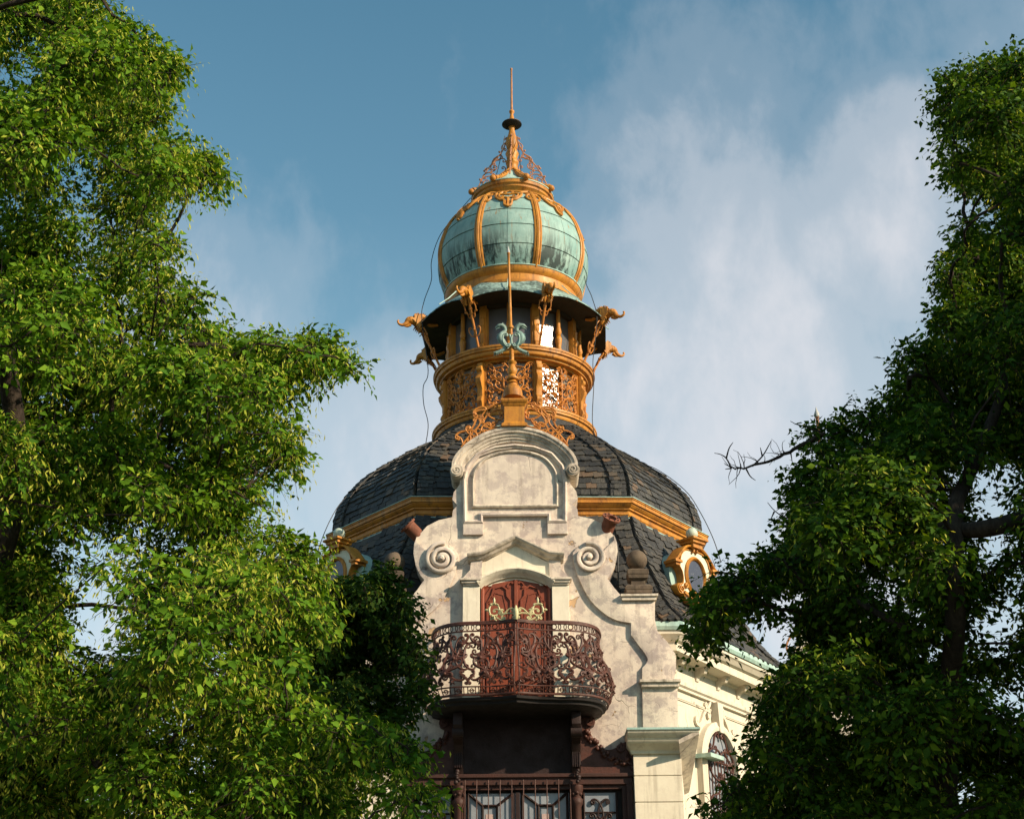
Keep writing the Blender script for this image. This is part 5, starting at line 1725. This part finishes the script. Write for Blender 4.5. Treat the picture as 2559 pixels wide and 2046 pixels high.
# ------------------------------------------------------------------ trees
LEAF = np.array([(0, 0, 0), (-0.31, 0.40, 0.10), (0, 1.0, -0.12), (0.31, 0.40, 0.10)])
BRACT = np.array([(0, 0, 0), (-0.14, 0.5, 0.03), (0, 1.0, -0.10), (0.14, 0.5, 0.03)])


def unit(v_):
    return v_ / np.maximum(1e-9, np.linalg.norm(v_, axis=-1, keepdims=True))


def leaf_mesh(name, pos, ydir, ndir, size, shape, mats, midx):
    y = unit(ydir)
    n_ = unit(ndir - y * np.sum(ndir * y, axis=1, keepdims=True))
    x = np.cross(y, n_)
    out_ = []
    bank = np.array([LEAF, BRACT])
    L = bank[shape] * size[:, None, None]
    V_ = pos[:, None, :] + L[:, :, 0:1] * x[:, None, :] + L[:, :, 1:2] * y[:, None, :] + L[:, :, 2:3] * n_[:, None, :]
    N = len(pos)
    me = bpy.data.meshes.new(name)
    me.vertices.add(N * 4)
    me.vertices.foreach_set('co', V_.reshape(-1).astype(np.float32))
    base = (np.arange(N) * 4)[:, None]
    q = np.concatenate([base + np.array([[0, 2, 1]]), base + np.array([[0, 3, 2]])], axis=1).reshape(-1, 3)
    me.loops.add(q.size)
    me.loops.foreach_set('vertex_index', q.reshape(-1).astype(np.int32))
    me.polygons.add(len(q))
    me.polygons.foreach_set('loop_start', (np.arange(len(q)) * 3).astype(np.int32))
    for m_ in mats:
        me.materials.append(m_)
    me.polygons.foreach_set('material_index', np.repeat(midx, 2).astype(np.int32))
    me.update(calc_edges=True)
    return me


def tree(name, label, base, clusters, leaf_size, mats, density=1.0, bract_share=0.22, trunk_r=0.24, trunk_top=None, lean_pts=None, group=None, twig_len=0.23):
    """clusters: [(centre, radius)]; a real skeleton joins them, twigs carry hanging leaves"""
    root = thing(name, label, 'tree', base, group)
    C = np.array([list(c_) for c_, _ in clusters])
    Rr = np.array([r for _, r in clusters])
    # trunk
    tp = catmull([Vector(p) for p in lean_pts], 6)
    ztop = tp[-1].z
    trad = [trunk_r * (1 - 0.82 * (p.z - base[2]) / (ztop - base[2])) for p in tp]
    mb = MB().tube(tp, [r * (1.35 if i == 0 else 1) for i, r in enumerate(trad)], 12)
    trunk = mb.obj('trunk', M['bark'], root, 60)
    # limbs: every cluster hangs on the nearest node nearer the trunk
    nodes = [np.array(p) for p in tp if p.z > base[2] + 0.30 * (C[:, 2].min() - base[2])]
    nrad = [0] * len(nodes)
    par = [-1] * len(nodes)
    axis_d = []
    for c_ in C:
        j = min(range(len(tp)), key=lambda i: (np.array(tp[i]) - c_) @ (np.array(tp[i]) - c_))
        axis_d.append(np.linalg.norm(np.array(tp[j]) - c_))
    nt0 = len(nodes)
    for i in np.argsort(axis_d):
        P_ = np.array(nodes)
        d = np.linalg.norm(P_ - C[i], axis=1)
        rise = P_[:, 2] - C[i][2]
        j = int(np.argmin(d + np.maximum(0, rise) * 0.9))
        nodes.append(C[i])
        par.append(j)
    cnt = [0] * len(nodes)
    for i in range(len(nodes) - 1, nt0 - 1, -1):
        cnt[i] += 1
        if par[i] >= nt0:
            cnt[par[i]] += cnt[i]
    top = list(range(len(nodes)))
    for i in range(nt0, len(nodes)):
        top[i] = i if par[i] < nt0 else top[par[i]]
    lims = {}
    for i in range(nt0, len(nodes)):
        lim = lims.setdefault(top[i], MB())
        a, b_ = Vector(nodes[par[i]]), Vector(nodes[i])
        ra = 0.0026 * math.sqrt(cnt[i]) + 0.004
        L = (b_ - a).length
        mid1 = a.lerp(b_, 0.35) + Vector(rng.normal(0, 0.05 * L, 3)) + Vector((0, 0, 0.05 * L))
        mid2 = a.lerp(b_, 0.7) + Vector(rng.normal(0, 0.05 * L, 3)) + Vector((0, 0, 0.03 * L))
        lim.tube(catmull([a, mid1, mid2, b_], 2), np.linspace(ra * 1.25, ra * 0.8, 7), 6)
    for lim in lims.values():
        lim.obj('branch', M['bark'], trunk, 60)
    # twigs and leaves
    nt = np.maximum(6, (density * 34 * (Rr / 0.45) ** 2).astype(int))
    idx = np.repeat(np.arange(len(C)), nt)
    T = len(idx)
    d = unit(rng.normal(0, 1, (T, 3)) + np.array([0, -0.10, 0.25]))
    d[:, 2] *= 0.8
    b0 = C[idx] + d * (Rr[idx] * rng.uniform(0.15, 0.75, T))[:, None]
    tdir = unit(d + rng.normal(0, 0.45, (T, 3)) + np.array([0, 0, -0.05]))
    tl = rng.uniform(0.6, 1.25, T) * twig_len
    droop = rng.uniform(0.15, 0.6, T)
    nl = 8
    f = (np.arange(nl) + 0.6) / nl
    along = b0[:, None, :] + tdir[:, None, :] * (tl[:, None] * f[None, :])[:, :, None]
    along[:, :, 2] -= (droop * tl)[:, None] * (f ** 2)[None, :]
    tw = MB()
    # thin twig prisms, vectorised
    ends = along[:, -1, :]
    side = unit(np.cross(tdir, rng.normal(0, 1, (T, 3)))) * 0.004
    side2 = unit(np.cross(tdir, side)) * 0.004
    vv = np.stack([b0 + side, b0 - side * 0.5 + side2, b0 - side * 0.5 - side2, ends], axis=1)
    ft = ((np.arange(T) * 4)[:, None] + np.array([[0, 1, 3, 1, 2, 3, 2, 0, 3]])).reshape(-1, 3)
    me = bpy.data.meshes.new('twigs')
    me.from_pydata(vv.reshape(-1, 3).tolist(), [], ft.tolist())
    me.materials.append(M['bark'])
    o = put('twigs', me, root)
    o['kind'] = 'stuff'
    pos = along.reshape(-1, 3)
    N = len(pos)
    td = np.repeat(tdir, nl, axis=0)
    dd = np.repeat(d, nl, axis=0)
    sidev = unit(np.cross(td, np.array([0, 0, 1.0]))) * np.tile(np.where(np.arange(nl) % 2 == 0, 1, -1), T)[:, None]
    pos = pos + sidev * 0.02 + rng.normal(0, 0.012, (N, 3))
    ydir = sidev * 0.7 + td * 0.5 + np.array([0, 0, -0.35]) + rng.normal(0, 0.38, (N, 3))
    ndir = np.array([0.12, -0.08, 0.7]) + dd * 0.7 + rng.normal(0, 0.6, (N, 3))
    size = leaf_size * (0.5 + 0.95 * rng.random(N) ** 1.3)
    shape = np.zeros(N, int)
    mi = np.zeros(N, int)
    tipf = np.tile(f, T)
    lush = np.repeat(rng.uniform(0.2, 1.8, len(C))[idx], nl)
    isb = rng.random(N) < bract_share * lush * (0.25 + 1.9 * tipf ** 2)
    shape[isb] = 1
    mi[isb] = 1
    size[isb] *= 0.72
    ydir[isb] += np.array([0, 0, -0.9])
    me = leaf_mesh('crown', pos, ydir, ndir, size, shape, mats, mi)
    o = put('crown', me, root)
    o['kind'] = 'stuff'
    return root


def in_poly(x, y, poly):
    c_ = False
    n = len(poly)
    j = n - 1
    for i in range(n):
        xi, yi = poly[i]
        xj, yj = poly[j]
        if (yi > y) != (yj > y) and x < (xj - xi) * (y - yi) / (yj - yi) + xi:
            c_ = not c_
        j = i
    return c_


def edge_dist(x, y, poly):
    best = 1e9
    n = len(poly)
    for i in range(n):
        (x1, y1), (x2, y2) = poly[i], poly[(i + 1) % n]
        dx, dy = x2 - x1, y2 - y1
        t_ = max(0, min(1, ((x - x1) * dx + (y - y1) * dy) / max(1e-9, dx * dx + dy * dy)))
        best = min(best, math.hypot(x - x1 - t_ * dx, y - y1 - t_ * dy))
    return best


def crown_clusters(poly, Y0, depth, n, space, seed, holes=(), lobes=(), fill=0.25, per=11):
    """boughs filling a crown whose silhouette at depth Y0 is poly (world x, z); every bough is a cap of leaf clusters, lit above, hollow below"""
    rnd = random.Random(seed)
    xs, ys = [p[0] for p in poly], [p[1] for p in poly]
    boughs = [(x, z, r, Y0 + rnd.uniform(-0.5, 0.5) * depth) for x, z, r in lobes]
    tries = 0
    while len(boughs) < n and tries < 40000:
        tries += 1
        x, z = rnd.uniform(min(xs), max(xs)), rnd.uniform(min(ys), max(ys))
        if not in_poly(x, z, poly):
            continue
        e = edge_dist(x, z, poly)
        r = min(rnd.uniform(0.55, 0.95) * space, max(0.22, e * 1.05))
        if e < 0.12:
            continue
        dmax = depth * min(1.0, math.sqrt(e / 1.3))
        y = Y0 + rnd.uniform(-1, 1) * dmax
        if any((x - q[0]) ** 2 + (z - q[1]) ** 2 + ((y - q[3]) * 0.7) ** 2 < (0.72 * (r + q[2])) ** 2 for q in boughs):
            continue
        boughs.append((x, z, r, y))
    res = []

    def add(x, y, z, r):
        if not in_poly(x, z, poly):
            return
        e = edge_dist(x, z, poly)
        if e < 0.11:
            return
        r = min(r, e * 0.85 + 0.02)
        if any(math.hypot(x - hx, z - hz) < hr_ + r * 0.55 for hx, hz, hr_ in holes):
            return
        # keep the outline true at other depths: a thing nearer the eye spans less
        k = (y - CAM.y) / (Y0 - CAM.y)
        res.append((Vector((CAM.x + (x - CAM.x) * k, y, CAM.z + (z - CAM.z) * k)), r))
    for x, z, r in lobes:
        y = Y0 + rnd.uniform(-0.3, 0.3) * depth
        for _ in range(max(5, int(26 * r))):
            d = Vector((rnd.gauss(0, 1), rnd.gauss(0, 1), rnd.gauss(0, 1))).normalized() * rnd.uniform(0.1, 0.75) * r
            add(x + d.x, y + d.y, z + d.z, rnd.uniform(0.2, 0.3))
    for x, z, r, y in boughs:
        m_ = max(4, int(per * (r / 0.7) ** 1.6))
        for _ in range(m_):
            d = Vector((rnd.gauss(0, 1) + 0.15, rnd.gauss(0, 1) - 0.35, rnd.gauss(0, 1) + 0.6)).normalized()
            q = rnd.uniform(0.68, 1.0) * r
            add(x + d.x * q, y + d.y * q, z + d.z * q * 0.60, rnd.uniform(0.22, 0.36) * min(1.0, 0.5 + r / 1.2))
    for _ in range(int(fill * len(res))):
        x, z, r, y = rnd.choice(boughs)
        add(x + rnd.uniform(-1, 1) * space, Y0 + depth * rnd.uniform(0.3, 1.1), z + rnd.uniform(-1, 1) * space, rnd.uniform(0.36, 0.52))
    return res


def wpoly(pts, Y):
    return [xz(px, py, Y) for px, py in pts]


# the big linden on the left
YL = -12.8
LP = [(-260, -220), (120, -240), (270, -60), (305, 10), (350, 60), (395, 92), (435, 125), (470, 130), (478, 180), (492, 212), (450, 262), (440, 300), (480, 345), (525, 352), (575, 395), (572, 440), (560, 505), (500, 535),
      (452, 505), (455, 580), (460, 640), (438, 690), (500, 695), (522, 735), (500, 790), (585, 785), (605, 840), (690, 805), (735, 845), (805, 815), (872, 835), (905, 890), (930, 945), (880, 975), (830, 955), (742, 1000), (770, 1050), (765, 1110),
      (785, 1165), (735, 1230), (690, 1262), (735, 1310), (800, 1345), (812, 1400), (832, 1500), (850, 1560), (828, 1620), (800, 1655), (838, 1700), (815, 1722), (900, 1765), (985, 1805), (1090, 1868), (1058, 1930), (1105, 1985), (1140, 2060), (1120, 2200), (600, 2260), (-260, 2260)]
lp = wpoly(LP, YL)
hole = lambda px, py, r: (*xz(px, py, YL), r)
lob = lambda Y, L: [(*xz(px, py, Y), r) for px, py, r in L]
cl = crown_clusters(lp, YL, 2.0, 105, 1.15, 5, [hole(215, 1540, 0.16), hole(60, 180, 0.10)],
                    lob(YL, [(520, 440, 0.36), (450, 180, 0.3), (395, 160, 0.3), (480, 740, 0.2), (870, 895, 0.3), (800, 880, 0.28), (700, 870, 0.3), (640, 920, 0.4), (560, 850, 0.3), (720, 1130, 0.3), (1020, 1880, 0.3), (1060, 2000, 0.3), (930, 1830, 0.3), (770, 1420, 0.35), (800, 1560, 0.3), (340, 90, 0.3), (420, 600, 0.3), (880, 940, 0.2), (760, 900, 0.25), (60, 1500, 0.4), (100, 1620, 0.4), (150, 1850, 0.45), (60, 1950, 0.4), (330, 1930, 0.45), (250, 1780, 0.4)]), 0.75, 13)
tx = at(40, 1000, YL + 0.2).x
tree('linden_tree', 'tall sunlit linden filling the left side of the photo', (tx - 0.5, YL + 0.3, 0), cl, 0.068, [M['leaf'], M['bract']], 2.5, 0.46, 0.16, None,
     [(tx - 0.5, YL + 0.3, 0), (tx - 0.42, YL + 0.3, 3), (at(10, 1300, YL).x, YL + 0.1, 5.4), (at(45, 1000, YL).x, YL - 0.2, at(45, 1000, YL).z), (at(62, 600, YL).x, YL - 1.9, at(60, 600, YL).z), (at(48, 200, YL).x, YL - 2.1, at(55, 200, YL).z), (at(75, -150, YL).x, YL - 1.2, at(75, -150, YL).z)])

# the smaller dark linden close to the building, left of the balcony
YS = -5.2
SP = [(835, 1440), (905, 1432), (960, 1402), (1000, 1430), (1010, 1470), (1040, 1500), (1050, 1560), (1030, 1580), (1075, 1580), (1082, 1640), (1060, 1690), (1085, 1720), (1055, 1790), (1030, 1800), (1060, 1850), (1040, 1930), (900, 1950), (700, 2100), (500, 2100), (560, 1600), (700, 1470)]
sp2 = wpoly(SP, YS)
cl = crown_clusters(sp2, YS, 1.5, 60, 0.85, 8, (), lob(YS, [(960, 1450, 0.3), (1000, 1500, 0.3), (1050, 1640, 0.3), (1050, 1740, 0.25), (880, 1480, 0.35), (1020, 1880, 0.25)]), 0.5)
tree('linden_tree', 'smaller shaded linden close to the wall left of the balcony', (-3.7, YS + 0.2, 0), cl, 0.090, [M['leaf_shaded'], M['bract']], 1.8, 0.12, 0.16, None,
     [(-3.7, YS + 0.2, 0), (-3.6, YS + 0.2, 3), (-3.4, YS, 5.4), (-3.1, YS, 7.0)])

# the dark tree on the right
YR = -10.8
RP = [(2340, 185), (2400, 165), (2450, 150), (2520, 120), (2590, 110), (2640, 330), (2780, 700), (3000, 1200), (3100, 2220), (1760, 2220), (1745, 2010), (1800, 1960), (1850, 1905), (1880, 1790), (1900, 1745), (1880, 1690), (1960, 1660), (1990, 1560), (1900, 1560), (1840, 1580), (1800, 1650), (1720, 1640),
      (1712, 1580), (1725, 1520), (1745, 1470), (1760, 1410), (1785, 1385), (1850, 1420), (1890, 1365), (1925, 1360), (1960, 1290), (1945, 1250), (1975, 1160), (2010, 1120), (1995, 1060), (2070, 1040), (2150, 970), (2235, 950), (2245, 870), (2300, 830), (2330, 740), (2330, 640), (2370, 590), (2385, 500), (2350, 420), (2330, 300)]
rp = wpoly(RP, YR)
hole = lambda px, py, r: (*xz(px, py, YR), r)
cl = crown_clusters(rp, YR, 2.2, 120, 1.15, 21, [hole(2460, 530, 0.16), hole(2500, 1190, 0.14), hole(2470, 1370, 0.10), hole(2210, 1470, 0.07), hole(1960, 1480, 0.10), hole(2390, 1990, 0.10), hole(2490, 1740, 0.06)],
                    lob(YR, [(1770, 1440, 0.22), (1800, 1490, 0.25), (1745, 1590, 0.2), (1890, 1420, 0.3), (1850, 1480, 0.25), (2040, 1090, 0.25), (2290, 890, 0.25), (2360, 700, 0.25), (2360, 260, 0.25), (2400, 200, 0.25), (2500, 180, 0.3), (2130, 1010, 0.3), (2000, 1190, 0.25), (1950, 1720, 0.25), (1900, 1870, 0.25), (1800, 2000, 0.25), (2370, 420, 0.25), (1990, 1330, 0.3), (2000, 1450, 0.3), (2050, 1560, 0.35), (2030, 1680, 0.3), (1990, 1780, 0.3), (1960, 1900, 0.3)]), 0.9, 13)
for px, py, r in [(2170, 1200, 0.33), (2240, 1230, 0.3), (2120, 1290, 0.35), (2200, 1310, 0.35), (2290, 1330, 0.3), (2340, 1380, 0.25), (2180, 1250, 0.3), (2060, 1360, 0.3)]:
    for k in range(2):
        cl.append((at(px + random.uniform(-25, 25), py + random.uniform(-25, 25), YR - 2.6 + random.uniform(-0.3, 0.3)), r))
rt = tree('linden_tree', 'large mostly shaded linden filling the lower right of the photo', (at(2275, 1700, YR).x + 0.3, YR, 0), cl, 0.070, [M['leaf_half_shaded'], M['bract']], 2.4, 0.15, 0.17, None,
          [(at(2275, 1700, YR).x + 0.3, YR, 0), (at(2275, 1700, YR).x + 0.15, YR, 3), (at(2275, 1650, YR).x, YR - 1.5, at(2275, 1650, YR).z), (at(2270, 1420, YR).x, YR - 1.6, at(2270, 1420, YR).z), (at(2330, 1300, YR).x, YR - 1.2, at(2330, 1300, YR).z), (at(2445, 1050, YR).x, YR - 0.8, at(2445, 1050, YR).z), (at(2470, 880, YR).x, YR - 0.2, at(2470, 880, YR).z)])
mb = MB()
mb.tube(catmull([at(2330, 1310, YR - 1.2), at(2400, 1322, YR - 1.6), at(2480, 1318, YR - 1.8), at(2700, 1260, YR - 1.6)], 5), np.linspace(0.05, 0.09, 16), 9)
mb.obj('heavy_limb', M['bark'], rt, 60)
mb = MB()
bare = catmull([at(2060, 1085, YR), at(2010, 1110, YR), at(1960, 1135, YR), at(1910, 1155, YR), at(1860, 1170, YR), at(1828, 1170, YR)], 4)
mb.tube([p + Vector(rng.normal(0, 0.008, 3)) for p in bare], np.linspace(0.024, 0.006, len(bare)), 6)
for _ in range(26):
    k = random.randrange(6, len(bare))
    p = bare[k].copy()
    d = Vector((random.uniform(-0.9, 0.3), random.uniform(-0.5, 0.5), random.uniform(-0.5, 0.9))).normalized()
    pts = [p]
    for q in range(4):
        d = (d + Vector(rng.normal(0, 0.35, 3))).normalized()
        pts.append(pts[-1] + d * random.uniform(0.03, 0.07))
    mb.tube(pts, np.linspace(0.005, 0.0018, 5), 4)
for pts in ([(1828, 1170), (1815, 1145), (1800, 1135), (1785, 1132)], [(1815, 1145), (1822, 1120), (1832, 1105)], [(1828, 1170), (1812, 1172)], [(1880, 1165), (1905, 1140), (1920, 1115), (1928, 1100)], [(1905, 1140), (1900, 1118)], [(1865, 1172), (1875, 1190), (1888, 1200)],
            [(1975, 1125), (1980, 1155)], [(2050, 1080), (2010, 1065), (1990, 1060), (1975, 1052)], [(1990, 1295), (1960, 1292), (1935, 1275), (1918, 1255)], [(1935, 1278), (1925, 1300)]):
    mb.tube(catmull([at(a, b_, YR) for a, b_ in pts], 3), np.linspace(0.009, 0.003, (len(pts) - 1) * 3 + 1), 4)
mb.obj('bare_branch', M['bark'], rt, 60)

# another linden of the avenue, outside the frame to the right; unseen, and shaped to shade the one in view
rnd = random.Random(3)
cl = []
bx, by = 8.4, -14.9
while len(cl) < 300:
    p = Vector((rnd.uniform(-3.4, 3.4), rnd.uniform(-4.2, 4.2), rnd.uniform(-4.4, 3.4)))
    if (p.x / 3.3) ** 2 + (p.y / 4.2) ** 2 + (p.z / (3.4 if p.z > 0 else 4.4)) ** 2 < 1:
        c_ = Vector((bx, by, 7.4)) + p
        g_ = at(2210, 1270, YR - 2.6)                  # gap carved along the sun's ray so a sunny patch gets through
        if (c_ - g_).cross(sdir).length > 1.15:
            cl.append((c_, rnd.uniform(0.5, 0.8)))
tree('linden_tree', 'avenue linden standing beyond the right edge of the photo', (bx, by, 0), cl, 0.15, [M['leaf'], M['bract']], 0.5, 0.1, 0.28, None,
     [(bx, by, 0), (bx, by, 3), (bx + 0.1, by, 6), (bx, by, 9.5)], None, 0.34)
